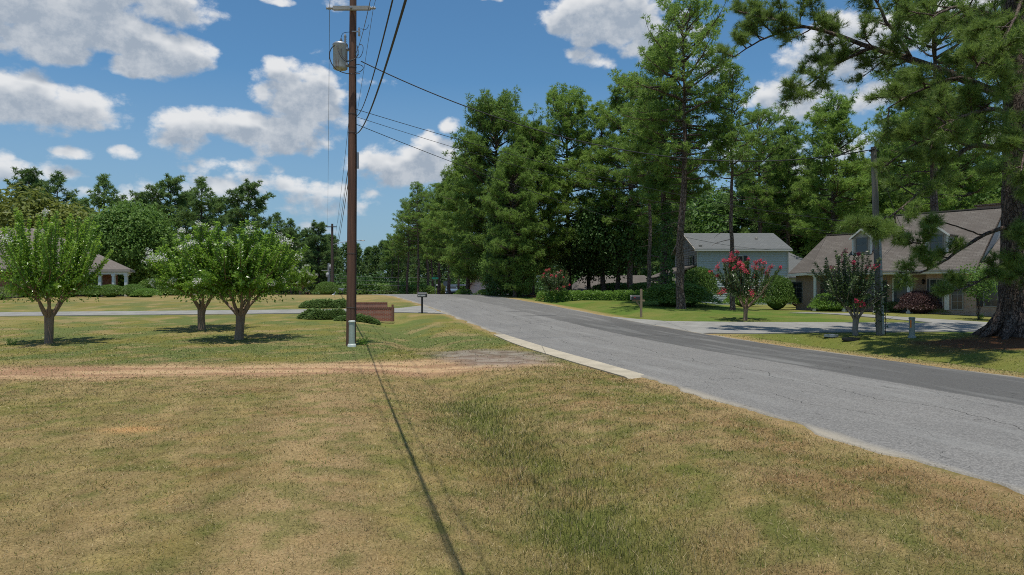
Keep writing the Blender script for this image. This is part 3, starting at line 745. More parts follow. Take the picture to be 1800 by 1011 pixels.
def myrtle_meshes(seed, H=4.2, Rr=1.75, th=1.15, tr=.17, shoots=85, fl=14, red=False, pairs=20, mats=None, L=.105, fillers=2600):
    """crape myrtle: short smooth trunk, forked stems, a fan of upright leafy shoots and blossom heads"""
    rg = np.random.default_rng(seed)
    tb = MB(); cm = MB(); fb = MB()
    T = bez([0, 0, -.2], [.04, .03, 1], th + .2, 0, 5, rg, .03)
    tb.tube(T, [tr * 1.25, tr * .95, tr * .88, tr * .9, tr * .98, tr * .85], 12, jit=.22, rg=rg)
    tips = []
    ns = 6
    for i in range(ns):
        a = i * 2 * math.pi / ns + rg.normal(0, .2); el = .75 + rg.random() * .35
        P = bez(T[-2] + [math.cos(a) * tr * .5, math.sin(a) * tr * .5, 0], [math.cos(a) * math.cos(el), math.sin(a) * math.cos(el), math.sin(el)], Rr * .55, .15, 5, rg, .07)
        tb.tube(P, np.linspace(tr * .42, tr * .24, 6), 7)
        for j in range(3):
            a2 = a + (j - 1) * .7 + rg.normal(0, .15); el2 = .5 + .5 * rg.random()
            Q = bez(P[3 + j % 3], [math.cos(a2) * math.cos(el2), math.sin(a2) * math.cos(el2), math.sin(el2)], Rr * .62, .1, 4, rg, .08)
            tb.tube(Q, np.linspace(tr * .2, tr * .1, 5), 5); tips += [(Q[1], a2), (Q[2], a2), (Q[3], a2), (Q[4], a2), (P[5], a2)]
    C = []; D = []; N = []; VV = []; ends = []
    for i in range(shoots):
        b, a0 = tips[i % len(tips)]
        f = rg.random()
        el = [1.42, 1.3, 1.15, .85, .35][i % 5] + rg.normal(0, .12)
        a = a0 + rg.normal(0, .5)
        b = b * [1, 1, 1]
        # length so that the shoot ends on the crown's outline
        d = np.array([math.cos(a) * math.cos(el), math.sin(a) * math.cos(el), math.sin(el)])
        q0 = math.hypot(b[0], b[1]) / Rr; ztop = th + (H - th) * math.sqrt(max(.1, 1 - (q0 * .9) ** 2))
        Ls = max(.5, (ztop - b[2]) * (.62 + .42 * rg.random())) if el > .6 else max(.45, (Rr - math.hypot(b[0], b[1])) * (.7 + .5 * rg.random()))
        P = bez(b, d, Ls, .12 if el > .6 else -.3, 6, rg, .04)
        tb.tube(P, np.linspace(.016, .006, 7), 3, cap=False)
        k = int(pairs * 1.2 * max(.6, Ls)); u = (np.arange(k) + .5) / k
        q = np.stack([np.interp(u * 6, range(7), P[:, c]) for c in range(3)], 1)
        dv = norm(np.gradient(q, axis=0)); side = norm(np.cross(dv, np.array([0, 0, 1.0]) + rg.normal(size=3) * .2))
        for sg in (1, -1):
            for row in range(2):
                ang = row * 1.45
                s2 = side * math.cos(ang) + np.cross(dv, side) * math.sin(ang)
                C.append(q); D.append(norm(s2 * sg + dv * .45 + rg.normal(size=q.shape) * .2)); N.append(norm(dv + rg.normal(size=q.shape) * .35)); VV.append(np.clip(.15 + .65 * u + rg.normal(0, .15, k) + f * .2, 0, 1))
        ends.append((P[-1], el))
    # inner leaf mass
    n = fillers; d = norm(rg.normal(size=(n, 3))); r = rg.random(n) ** .45
    cc = d * r[:, None] * [Rr * .92, Rr * .92, (H - th) * .27] + [0, 0, th + (H - th) * .36]; cc[:, 2] = np.maximum(cc[:, 2], th + .08 + .30 * np.hypot(cc[:, 0], cc[:, 1]) * rg.random(n))
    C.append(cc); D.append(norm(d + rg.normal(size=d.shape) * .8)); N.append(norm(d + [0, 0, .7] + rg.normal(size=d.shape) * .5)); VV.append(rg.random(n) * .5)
    # a skirt of drooping sprays under the crown
    n = fillers // 14; a = rg.random(n) * 6.283; r = .25 + .7 * rg.random(n)
    cc = np.stack([np.cos(a) * r * Rr, np.sin(a) * r * Rr, th + .25 + .35 * rg.random(n)], 1)
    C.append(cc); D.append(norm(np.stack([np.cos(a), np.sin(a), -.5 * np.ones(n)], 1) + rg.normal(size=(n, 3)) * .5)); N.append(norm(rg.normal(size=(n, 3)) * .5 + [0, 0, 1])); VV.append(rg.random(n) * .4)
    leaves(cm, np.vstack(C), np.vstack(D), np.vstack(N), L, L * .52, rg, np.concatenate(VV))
    # blossoms at the ends of some shoots
    rg2 = np.random.default_rng(seed + 5); ends.sort(key=lambda e: -e[1] + rg2.normal(0, .8) * 1.0)
    sel = [ends[i] for i in rg2.permutation(len(ends))[:fl]]
    fls = []
    for e, el in sel:
        n = 90; fd = norm(rg2.normal(size=(n, 3))); s_ = (.055 if red else .085) + .075 * rg2.random(); ax_ = norm(rg2.normal(size=3) * [1, 1, .6])
        c = e + fd * (rg2.random((n, 1)) ** .5) * s_ + ax_ * rg2.normal(0, .8, (n, 1)) * s_
        b_ = MB(); leaves(b_, c, norm(fd + rg2.normal(size=fd.shape) * .6), norm(rg2.normal(size=fd.shape) + [0, 0, .5]), .045, .04, rg2)
        fls.append(b_)
    mats = mats or (M_BARKC, M_MYRT, M_WHITE)
    out = [('trunk', tb.mesh('myrtle_trunk', [mats[0]])), ('crown', cm.mesh('myrtle_crown', [mats[1]]))]
    for b_ in fls: out.append(('blossom', b_.mesh('blossom', [mats[2]])))
    return out
def shrub_mesh(seed, rx, ry, h, n=4200, L=.07, mat=None, flat=False, lump=.16, z0=0.0):
    """dense clipped or loose shrub: twigs inside, leaf shell outside"""
    rg = np.random.default_rng(seed); mb = MB()
    lob = norm(rg.normal(size=(9, 3)) * [1, 1, .6])
    def rad(d): return 1 + lump * (np.max(d @ lob.T, axis=1) - .75) * 2 + rg.normal(0, .035, len(d))
    d = norm(rg.normal(size=(n, 3))); d[:, 2] = np.where(d[:, 2] < -.5, -d[:, 2], d[:, 2])
    r = (1 - .38 * rg.random(n) ** 2.2) * rad(d)
    d = d * np.stack([1 + 1.0 * np.maximum(0, -d[:, 2])] * 2 + [np.ones(n)], 1)
    if flat: d2 = np.sign(d) * np.abs(d) ** .6; d2 = d2 / np.maximum(.9, np.max(np.abs(d2), axis=1))[:, None]
    else: d2 = d
    c = d2 * r[:, None] * [rx, ry, h * .52] + [0, 0, h * .5 + z0]
    c[:, 2] = np.maximum(c[:, 2], .02)
    N = norm(d + rg.normal(size=d.shape) * .55 + [0, 0, .2])
    leaves(mb, c, norm(d * .7 + rg.normal(size=d.shape) * .7 + [0, 0, .25]), N, L, L * .6, rg, np.clip(.45 * rg.random(n) + .5 * vnoise(c[:, 0] * 4 + 9, c[:, 2] * 4 + c[:, 1] * 4, seed), 0, 1))
    for i in range(7):
        a = i * .9 + rg.random(); mb.tube([[0, 0, -.1], [math.cos(a) * rx * .3, math.sin(a) * ry * .3, h * .35], [math.cos(a) * rx * .6, math.sin(a) * ry * .6, h * .65]], [.03, .02, .01], 4, m=1)
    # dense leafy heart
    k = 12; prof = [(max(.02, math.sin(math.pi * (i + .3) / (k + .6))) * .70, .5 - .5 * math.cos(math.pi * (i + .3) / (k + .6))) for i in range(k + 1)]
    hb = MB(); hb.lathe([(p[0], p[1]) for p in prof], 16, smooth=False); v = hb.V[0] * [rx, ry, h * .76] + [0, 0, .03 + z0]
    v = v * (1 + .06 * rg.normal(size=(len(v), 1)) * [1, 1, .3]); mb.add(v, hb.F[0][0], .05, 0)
    return mb.mesh('shrub', [mat or M_BOX, M_BARKD])
def plant(parts, name, label, cat, loc, sc=1.0, rz=0.0, group=None):
    r = thing(name, label, cat, loc, rz, group, sc)
    for nm, me in parts: obj(nm, me, [], r)
    return r
def shrub(me, label, loc, sc=1.0, rz=0.0, group=None, name='shrub', cat='bush'):
    o = obj(name, me, []); o.location = loc; o.rotation_euler = (0, 0, rz); o.scale = sc if hasattr(sc, '__len__') else (sc,) * 3
    return tag(o, label, cat, group)
# ------------------------------------------------------------------ pines and broadleaf trees
PA = [pine_meshes(101, 18, .30, 4.2, .27, 105, 13, 15, 7, .30, .045), pine_meshes(102, 18, .40, 3.8, .25, 88, 13, 15, 7, .30, .045, prof='rough')]
PB = [pine_meshes(111, 20, .45, 4.1, .30, 74, 12, 14, 7, .28, .040, dead=14), pine_meshes(112, 18, .56, 3.7, .19, 50, 12, 13, 7, .28, .040, prof='rough', dead=12, up=.5)]
PC = [pine_meshes(121, 18, .10, 4.9, .30, 150, 15, 15, 7, .32, .05, dead=2, puff=1.15), pine_meshes(122, 18, .14, 4.6, .30, 140, 15, 15, 7, .32, .05, dead=2, puff=1.15)]
PD = [pine_meshes(131, 16, .22, 3.5, .22, 72, 9, 11, 5, .50, .10, mats=(M_BARKD, M_BARKD, M_NEEDB)), pine_meshes(132, 16, .36, 3.4, .22, 50, 8, 11, 5, .48, .09, prof='rough', mats=(M_BARKD, M_BARKD, M_NEEDB), up=.5),
      pine_meshes(133, 16, .10, 3.8, .22, 84, 9, 11, 5, .50, .10, mats=(M_BARKD, M_BARKD, M_NEEDB))]
GR = 'pines of the wood behind the houses'
def mtop(parts):
    me = parts[-1][1]; z = np.empty(len(me.vertices) * 3, np.float32); me.vertices.foreach_get('co', z); return float(np.percentile(z[2::3], 99.93))
_TOP = {}
def htop(parts):
    k = id(parts)
    if k not in _TOP: _TOP[k] = mtop(parts)
    return _TOP[k]
def pine(kind, v, px, ytop, Z, label, h0=18.0, gz=None, rz=0, group=None, wide=1.0, name='pine_tree'):
    x = (px - 900) / FPX * Z; g = float(gnd(x, Z)) if gz is None else gz
    Ht = EYE + (505 - ytop) / FPX * Z - g; s = Ht / htop(kind[v])
    return plant(kind[v], name, label, 'tree', (x, Z, g), (s * wide, s * wide, s), rz, group)
# the tall pines beyond the right-hand lawn
GR = 'pines of the wood behind the houses'
pine(PB, 0, 1197, -14, 43, 'tallest pine, with a straight scaly trunk left of the grey sided house', 20, rz=.4)
pine(PA, 1, 1170, 60, 47, 'pine with a vine climbing its trunk, just left of the tallest pine', rz=2.2)
pine(PB, 1, 1140, 150, 52, 'thin dark pine trunk rising behind the wide bush by the brown post mailbox', rz=1.2)
pine(PB, 1, 1288, 110, 42, 'slim pine with a bare trunk standing in front of the grey house wall', rz=3.3)
pine(PB, 0, 1338, 185, 72, 'stout pine rising behind the roof of the grey sided house', 20, rz=5.0)
pine(PA, 1, 1384, 205, 74, 'pine behind the right end of the grey house roof', rz=4.1)
pine(PA, 0, 1462, 165, 66, 'round crowned pine behind the left slope of the dormer house roof', rz=.7)
pine(PA, 1, 1600, 118, 64, 'tall pine rising behind the pole of weathered wood and the dormer house', rz=1.9)
pine(PA, 0, 1690, 150, 70, 'pine behind the main ridge of the dormer house', rz=2.8)
pine(PB, 0, 1640, -60, 47, 'dark pine whose top leaves the frame above the dormer house', 20, rz=2.0)
# the dense stand by the right side of the road
pine(PC, 0, 868, 160, 64, 'tall dense round topped pine, leftmost of the big roadside stand', rz=.5)
pine(PC, 1, 935, 196, 62, 'dense bright green pine between the two highest crowns of the roadside stand', rz=1.8)
pine(PA, 0, 1000, 150, 66, 'pine with the highest crown of the roadside stand, behind the small red myrtle', rz=3.9)
pine(PA, 1, 1062, 178, 64, 'dense pine above the brown roofed bungalow', rz=2.7)
pine(PA, 0, 1110, 130, 60, 'pine whose limbs reach over the long hedge', rz=5.2)
pine(PC, 1, 822, 262, 70, 'broad pine leaning over the road edge below the leftmost tall crown', rz=4.4)
pine(PC, 0, 905, 262, 57, 'shorter pine with low hanging boughs in front of the roadside stand', rz=4.0, wide=.9)
# the farther stand left of it, where bare trunks show above the road
FS = [(700, 398, 118, 1), (716, 350, 108, 0), (735, 318, 100, 1), (752, 330, 112, 0), (771, 322, 96, 1), (790, 300, 90, 0), (688, 410, 132, 0), (806, 330, 104, 1), (760, 372, 126, 0)]
FL = ['lowest pine at the left end of the farther roadside stand', 'pine with a thin dark trunk left of the black mailbox', 'pine rising straight above the black mailbox', 'pine just behind the green street name sign',
      'thick trunked pine beside the parked blue car', 'pine between the parked car and the white gabled house', 'pine seen just above the far end of the road', 'pine standing behind the white gabled house', 'small pine deep behind the parked blue car']
for i, (px, yt, Z, v) in enumerate(FS):
    pine(PA if Z < 100 else PB, v, px, yt, Z, FL[i], 18 if (Z < 100 or v == 1) else 20, rz=i * 1.3, wide=1.05)
# ivy on two trunks
def ivy(name, label, px, Z, h, r, n, seed):
    rg = np.random.default_rng(seed); mb = MB(); z = rg.random(n) ** .8 * h; a = rg.random(n) * 6.283
    rr = r * (1 - .35 * z / h) * (.8 + .5 * vnoise(z * 1.5, a * 1.5, seed)); d = np.stack([np.cos(a), np.sin(a), .3 * np.ones(n)], 1)
    c = np.stack([np.cos(a) * rr, np.sin(a) * rr, z], 1)
    leaves(mb, c, norm(rg.normal(size=(n, 3)) + [0, 0, -.8]), norm(d + rg.normal(size=(n, 3)) * .4), .16, .13, rg)
    P = bez([r * .3, -r * .3, -.1], [0, 0, 1], h * .9, 0, 8, rg, .08); mb.tube(P, np.linspace(.05, .02, 9), 6, m=1)
    x = (px - 900) / FPX * Z; o = obj(name, mb, [M_LEAFD, M_BARKD], loc=(x, Z, float(gnd(x, Z)))); tag(o, label, 'vine')
ivy('ivy', 'thick dark ivy wrapped round the trunk of the leftmost tall pine', 880, 59, 11, 1.35, 9000, 5)
ivy('ivy', 'thin vine climbing the pine trunk left of the tallest pine', 1171, 46.6, 7, .42, 1500, 6)
# broadleaf trees
BA = broad_meshes(201, 9, 4.6, .04, .22, 26, 60, 18, L=.30, Wd=.17)
BB = broad_meshes(202, 9, 3.9, .24, .22, 20, 36, 16, mats=(M_BARKD, M_BARKD, M_LEAFD), L=.26, Wd=.16)
BC = broad_meshes(203, 8, 3.4, .12, .2, 14, 30, 12, mats=(M_BARKD, M_BARKD, M_LEAFY), L=.34, Wd=.2)
BD = broad_meshes(204, 9, 3.8, .1, .2, 16, 30, 12, L=.34, Wd=.2)
def broad(parts, px, ytop, Z, label, h0=9.0, wide=1.0, rz=0, group=None, name='broadleaf_tree'):
    x = (px - 900) / FPX * Z; g = float(gnd(x, Z)); s = (EYE + (505 - ytop) / FPX * Z - g) / htop(parts)
    return plant(parts, name, label, 'tree', (x, Z, g), (s * wide, s * wide, s), rz, group)
broad(BA, 232, 352, 76, 'big rounded bright green tree left of the white flowering trees', wide=1.0)
broad(BB, 1085, 330, 62, 'dense dark magnolia-like tree over the right end of the hedge', wide=1.0, name='magnolia_tree')
broad(BB, 1035, 372, 66, 'dark leafy tree behind the brown roofed bungalow hedge', wide=1.1, rz=2)
broad(BB, 905, 405, 63, 'dark understorey tree beneath the roadside stand of pines', wide=1.2, rz=1)
broad(BD, 872, 430, 60, 'light green young tree beside the white gabled house', wide=.9, rz=1)
broad(BD, 920, 440, 57, 'light green sapling left of the small red myrtle', wide=.75, rz=3)
broad(BC, 12, 322, 88, 'yellow green tree at the left edge behind the left house', 8, 1.3)
broad(BC, 118, 350, 92, 'yellow green tree rising behind the left house porch', 8, 1.2, 2)
broad(BC, 778, 497, 105, 'small yellow leaved sapling at the far end of the road', 8, .8, 1)
broad(BD, 1420, 330, 88, 'leafy tree showing between the grey house and the dormer house', wide=1.2, rz=1)
broad(BD, 1530, 300, 92, 'leafy tree showing over the left dormer', wide=1.2, rz=2)
broad(BB, 1650, 285, 90, 'dark leafy tree behind the brick chimney', wide=1.3, rz=3)
broad(BD, 1740, 270, 84, 'leafy tree behind the right end of the dormer house', wide=1.2, rz=4)
broad(BD, 1250, 330, 96, 'leafy tree behind the ridge of the grey house', wide=1.2, rz=5)
# pines on the left skyline
LS = [(55, 296, 118, 0, 'dark pine at the left end of the skyline above the left house'), (101, 301, 112, 1, 'pine with an open crown second on the left skyline'),
      (180, 304, 105, 1, 'slender sparse pine standing alone on the left skyline'), (252, 336, 125, 0, 'low pine left of the tight skyline group'),
      (300, 308, 118, 0, 'tallest pine above the white flowering tree'), (352, 309, 112, 1, 'pine with a rounded top above the white flowering trees'), (388, 344, 120, 2, 'pointed pine right of the skyline group'),
      (437, 317, 104, 0, 'tall pine rising directly above the middle myrtle'), (486, 372, 128, 1, 'small pine right of the tall skyline pine'), (512, 383, 120, 1, 'last pine of the left skyline, sloping down to the far wood'),
      (140, 345, 130, 2, 'pine partly hidden behind the slender sparse pine'), (215, 350, 134, 0, 'pine just visible over the big rounded tree'), (330, 338, 128, 2, 'short pine within the tight skyline group')]
for i, (px, yt, Z, v, lab) in enumerate(LS): pine(PD, v, px, yt, Z, lab, 16, rz=i * 2.1, wide=1.1)
# wood filling in behind, tree after tree
rg = np.random.default_rng(31)
fill = []
for px in range(-260, 560, 34): fill.append((px + rg.normal(0, 8), 410 + rg.normal(0, 16) - (18 if px < 150 else 0), 138 + rg.random() * 22))
for px in range(1120, 2080, 40): fill.append((px + rg.normal(0, 8), 320 + rg.normal(0, 26), 84 + rg.random() * 34))
for px in range(1180, 1960, 190): fill.append((px + rg.normal(0, 8), 262 + rg.normal(0, 26), 78 + rg.random() * 14))
for i, (px, yt, Z) in enumerate(fill):
    left = px < 600
    pine(PD, int(rg.integers(3)), px, yt, Z, 'dark pine of the wood behind the left lawn' if left else 'pine of the wood behind the houses on the right', 16, rz=rg.random() * 6, wide=1.15 if left else 1.0,
         group='pines of the wood behind the left lawn' if left else 'pines of the wood behind the right houses')
# far wood closing the road
fw = MB(); sm_ = MB()
rg = np.random.default_rng(77)
for v in range(3):
    pass
protos = []
for sd in range(4):
    r2 = np.random.default_rng(300 + sd); mb = MB(); Hh = 14.0
    mb.tube([[0, 0, -1], [0, 0, Hh * .5], [0, 0, Hh * .95]], [.22, .15, .04], 5, m=1, cap=False)
    n = 420; f = r2.random(n) ** .8; a = r2.random(n) * 6.283; h = Hh * (.02 + .98 * f); rr = (3.3 * (1 - f) ** .6 + .25) * np.sqrt(r2.random(n)) * (.75 + .5 * vnoise(a * 2, f * 6, sd))
    needles(mb, np.stack([np.cos(a) * rr, np.sin(a) * rr, h], 1), norm(np.stack([np.cos(a) * .5, np.sin(a) * .5, .6 + 0 * a], 1)), .95, .26, 6, r2, .7, np.clip(r2.random(n) * .6 + .2, 0, 1))
    protos.append(mb)
for row, (Z0, hh) in enumerate([(165, 15), (185, 17), (205, 19)]):
    for xx in np.arange(-190, 150, 5.0):
        Z = Z0 + rg.normal(0, 5) + abs(xx) * .05; x = xx + rg.normal(0, 1.6)
        s = hh / 14 * (.8 + .35 * rg.random())
        if -60 < x < -28: s *= .95 - (x + 60) * .004
        fw.merge(protos[int(rg.integers(4))], (x, Z, float(g0(Z)) - .4), s, rg.random() * 6)
o = obj('far_wood', fw, [M_NEEDB, M_BARKD]); tag(o, 'dark green pine wood closing the view beyond the end of the road', 'wood', kind='stuff')
# ------------------------------------------------------------------ the big near pine at the right edge
def near_pine():
    rg = np.random.default_rng(404); Z0 = 25.0; bx = 18.45; gz = float(gnd(bx, Z0))
    root = thing('pine_tree', 'huge near pine with a flared scaly trunk at the right edge of the photo', 'tree', (bx, Z0, gz))
    O = np.array([bx, Z0, gz])
    tb = MB(); hs = np.array([-.3, .0, .25, .6, 1.2, 2.4, 5, 8, 11, 14, 17, 20, 23])
    rd = np.array([.95, .82, .70, .61, .55, .52, .50, .46, .42, .36, .28, .18, .06])
    P = np.stack([.08 * np.sin(hs * .3), .05 * np.cos(hs * .4), hs], 1)
    hh = np.linspace(-.3, 23, 60); PP = np.stack([np.interp(hh, hs, P[:, i]) for i in range(3)], 1); tb.tube(PP, np.interp(hh, hs, rd), 26, jit=.10, rg=rg)
    for i in range(8):                                   # root flare
        a = i * .785 + rg.normal(0, .15)
        tb.tube([[math.cos(a) * .42, math.sin(a) * .42, .75], [math.cos(a) * .8, math.sin(a) * .8, .22], [math.cos(a) * 1.25, math.sin(a) * 1.25, -.06], [math.cos(a) * 1.6, math.sin(a) * 1.6, -.3]], [.20, .17, .10, .04], 8, jit=.2, rg=rg)
    obj('trunk', tb, M_BARKN, root)
    lb = MB(); C = []; AX = []; VV = []
    def spray(q, tdir, size, bv, nsub=6):
        for k in range(nsub):
            d = norm(np.array(tdir) * .8 + rg.normal(size=3) * [.6, .6, .45] + [0, 0, .12])
            L = size * (.35 + .65 * rg.random())
            Q = bez(q, d, L, .35, 4, rg, .12); lb.tube(Q, [.016, .013, .010, .008, .006], 4, cap=False)
            n = int(4 + 5 * L / .6)
            u = rg.random(n) ** .55
            cc = np.stack([np.interp(u * 4, range(5), Q[:, c]) for c in range(3)], 1) + rg.normal(size=(n, 3)) * .05
            C.append(cc); AX.append(norm(norm(Q[-1] - Q[-3]) * .9 + [0, 0, .3] + rg.normal(size=(n, 3)) * .3)); VV.append(np.clip(bv + .4 * rg.random(n), 0, 1))
    def limb(pts, r0, nsp, size, start=.3, side=1.0, drop=0.0, thin=0):
        P = np.array([pt(*p) for p in pts]) - O
        k = 14; d = np.concatenate([[0], np.cumsum(np.linalg.norm(np.diff(P, axis=0), axis=1))]); q = np.linspace(0, d[-1], k)
        Q = np.stack([np.interp(q, d, P[:, i]) for i in range(3)], 1); Q[1:-1] = (Q[:-2] + Q[1:-1] * 2 + Q[2:]) / 4; Q[1:-1] += rg.normal(size=(k - 2, 3)) * .014
        lb.tube(Q, np.linspace(r0, .02, k), 9, jit=.1, rg=rg)
        for i in range(nsp):
            u = start + (1 - start) * (i + rg.random()) / nsp; ui = u * (k - 1)
            b = np.array([np.interp(ui, range(k), Q[:, c]) for c in range(3)])
            dv = norm(Q[min(k - 1, int(ui) + 1)] - Q[max(0, int(ui) - 1)])
            a = rg.random() * 6.283; n1 = norm(np.cross(dv, [0, 0, 1])); n2 = np.cross(dv, n1)
            sd = norm(n1 * math.cos(a) + n2 * math.sin(a) * .8)
            bl = size * (.4 + .9 * rg.random()) * (1.15 - .35 * u)
            bd = norm(dv * .55 + sd * side + [0, 0, .12 - drop])
            B = bez(b, bd, bl, .3 - drop, 5, rg, .13); lb.tube(B, np.linspace(.032, .012, 6), 5, cap=False)
            bv = rg.random() * .45
            for j in range(2, 6):
                spray(B[j], norm(B[j] - B[j - 1]), .55 * size ** .5, bv, (3 if j < 5 else 5) - thin)
    # long bough reaching out over the lawn towards the upper middle
    limb([(1785, 175, 25), (1720, 150, 25.6), (1620, 108, 26.2), (1530, 85, 26.8), (1450, 52, 27.3), (1370, 38, 27.8), (1300, 20, 28.2)], .17, 26, 1.2, .34)
    limb([(1530, 85, 26.8), (1470, 110, 27.0), (1420, 150, 27.2), (1385, 165, 27.4)], .07, 10, .85, .25)
    limb([(1450, 52, 27.3), (1400, 45, 27.5), (1340, 68, 27.7), (1290, 100, 27.9)], .06, 8, .8, .3)
    limb([(1600, 100, 26.3), (1560, 40, 26), (1530, -20, 26), (1480, -60, 26)], .08, 8, 1.1, .2)
    # upper boughs in front of and around the trunk
    limb([(1785, 60, 25), (1730, 20, 23.6), (1680, 10, 22.2), (1640, 30, 21)], .12, 12, 1.2, .2)
    limb([(1785, 110, 25), (1760, 80, 23), (1740, 90, 21), (1715, 120, 19.4)], .11, 12, 1.1, .25)
    limb([(1790, 0, 25), (1800, -20, 23), (1790, 20, 21), (1770, 60, 19.5)], .11, 12, 1.1, .25)
    limb([(1785, 200, 25), (1740, 190, 23.7), (1700, 200, 22.4), (1650, 225, 21.4)], .10, 15, 1.1, .2, drop=.1)
    limb([(1790, 230, 25), (1800, 220, 23), (1805, 250, 21.2), (1795, 300, 20)], .09, 12, .9, .3, drop=.1)
    limb([(1785, 160, 25), (1750, 170, 24), (1690, 130, 24), (1600, 165, 24), (1560, 190, 24)], .10, 14, 1.0, .3)
    # the arching bough at mid height
    limb([(1765, 262, 25), (1715, 250, 24.3), (1670, 282, 23.6), (1630, 325, 23), (1590, 360, 22.4), (1545, 395, 22)], .10, 8, .7, .45, drop=.12, thin=1)
    limb([(1700, 255, 24.2), (1660, 240, 23.8), (1610, 250, 23.4), (1570, 280, 23)], .05, 6, .7, .3, drop=.05)
    limb([(1560, 380, 22.2), (1535, 395, 21.9), (1515, 400, 21.7)], .03, 6, .5, .1, drop=.3)
    # low dead-looking bough with tufts in front of the house roof
    limb([(1770, 398, 25), (1725, 412, 24.2), (1690, 437, 23.6), (1655, 462, 23), (1615, 482, 22.6), (1580, 478, 22.2)], .08, 6, .5, .5, thin=1)
    limb([(1725, 412, 24.2), (1690, 400, 23.9), (1655, 390, 23.7), (1625, 400, 23.5)], .028, 2, .4, .6)
    limb([(1655, 462, 23), (1630, 440, 22.8), (1612, 420, 22.7)], .03, 3, .45, .4)
    limb([(1790, 430, 25), (1755, 470, 23.5), (1715, 500, 22.6), (1680, 510, 22)], .05, 7, .55, .35, drop=.1, thin=1)
    limb([(1795, 330, 25), (1800, 360, 23.6), (1795, 400, 22.6), (1785, 440, 22)], .05, 9, .6, .3, drop=.2)
    limb([(1795, 440, 25), (1805, 470, 23.6), (1800, 500, 22.9)], .04, 6, .5, .3, drop=.2)
    # the side that is out of frame, and the top
    for i in range(16):
        h = 8.5 + i * .85; a = i * 2.4; el = .15 + .03 * i; L = 5.5 * math.sqrt(max(.1, 1 - ((i - 4) / 13) ** 2))
        if math.cos(a) < -.45 and h < 14: a += 2.6
        b = np.array([0, 0, h]); d = np.array([math.cos(a) * math.cos(el), math.sin(a) * math.cos(el), math.sin(el)])
        e = b + d * L
        P = np.stack([b, b + d * L * .4 + [0, 0, .2], b + d * L * .75 + [0, 0, .4], e + [0, 0, .9]])
        lb.tube(P, [.12, .08, .05, .02], 7)
        for j in range(11):
            u = .3 + .7 * j / 10; q = np.array([np.interp(u * 3, range(4), P[:, c]) for c in range(3)])
            s_ = norm(np.cross(d, [0, 0, 1])) * (1 if j % 2 else -1); B = bez(q, norm(d * .5 + s_ + [0, 0, .2]), .9, .3, 5, rg, .1); lb.tube(B, np.linspace(.03, .012, 6), 4, cap=False)
            for k_ in (2, 4, 5): spray(B[k_], norm(B[k_] - B[k_ - 1]), .7, rg.random() * .5, 5)
    cm = MB(); C = np.vstack(C); needles(cm, C, np.vstack(AX), .26, .013, 17, rg, .62, np.concatenate(VV))
    obj('limbs', lb, M_BARKN, root); obj('crown', cm, M_NEEDN, root)
M_BARKN = bark('plated_pine_bark', (.115, .08, .066), (.19, .14, .115), (.24, .20, .17), 7)
near_pine()

# ------------------------------------------------------------------ crape myrtles
MW = [myrtle_meshes(501, 4.3, 1.85, 1.05, .17, 150, 7, L=.115, fillers=3000), myrtle_meshes(502, 4.0, 1.75, 1.0, .15, 130, 30, L=.115, fillers=3200), myrtle_meshes(503, 4.3, 1.95, 1.1, .16, 165, 16, L=.115, fillers=3400)]
MR = [myrtle_meshes(511, 3.3, 1.45, .75, .11, 66, 40, red=True, pairs=18, mats=(M_BARKC, M_MYRD, M_RED), L=.11, fillers=700), myrtle_meshes(512, 3.6, 1.5, .85, .12, 56, 13, red=True, pairs=18, mats=(M_BARKW, M_MYRD, M_REDD), L=.11, fillers=800)]
def base(px, py, dz=0): p = at(px, py); return (p[0], p[1], p[2] + dz)
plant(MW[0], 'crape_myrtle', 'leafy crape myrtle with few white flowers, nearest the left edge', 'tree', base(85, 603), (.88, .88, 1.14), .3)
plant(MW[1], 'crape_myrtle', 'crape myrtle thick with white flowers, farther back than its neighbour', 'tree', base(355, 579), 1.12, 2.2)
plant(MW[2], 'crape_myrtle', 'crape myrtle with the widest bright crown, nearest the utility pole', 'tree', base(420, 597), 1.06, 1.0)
plant(MR[0], 'crape_myrtle', 'red flowering crape myrtle before the grey sided house', 'tree', base(1310, 563), 1.06, .4)
plant(MR[1], 'crape_myrtle', 'dark red crape myrtle with a pale trunk beside the weathered wooden pole', 'tree', base(1504, 589), .98, 1.3)
plant(myrtle_meshes(513, 3.3, 1.4, .8, .1, 60, 15, red=True, pairs=16, mats=(M_BARKC, M_MYRD, M_RED), L=.12, fillers=500), 'crape_myrtle', 'small red crape myrtle in front of the long hedge', 'tree', base(977, 530), .80, 2.6)
plant(MW[1], 'crape_myrtle', 'small white flowering myrtle far back, left of the distant pole', 'tree', ((528 - 900) / 1200 * 68, 68, float(gnd(-21, 68)) - .3), .85, 4.2)

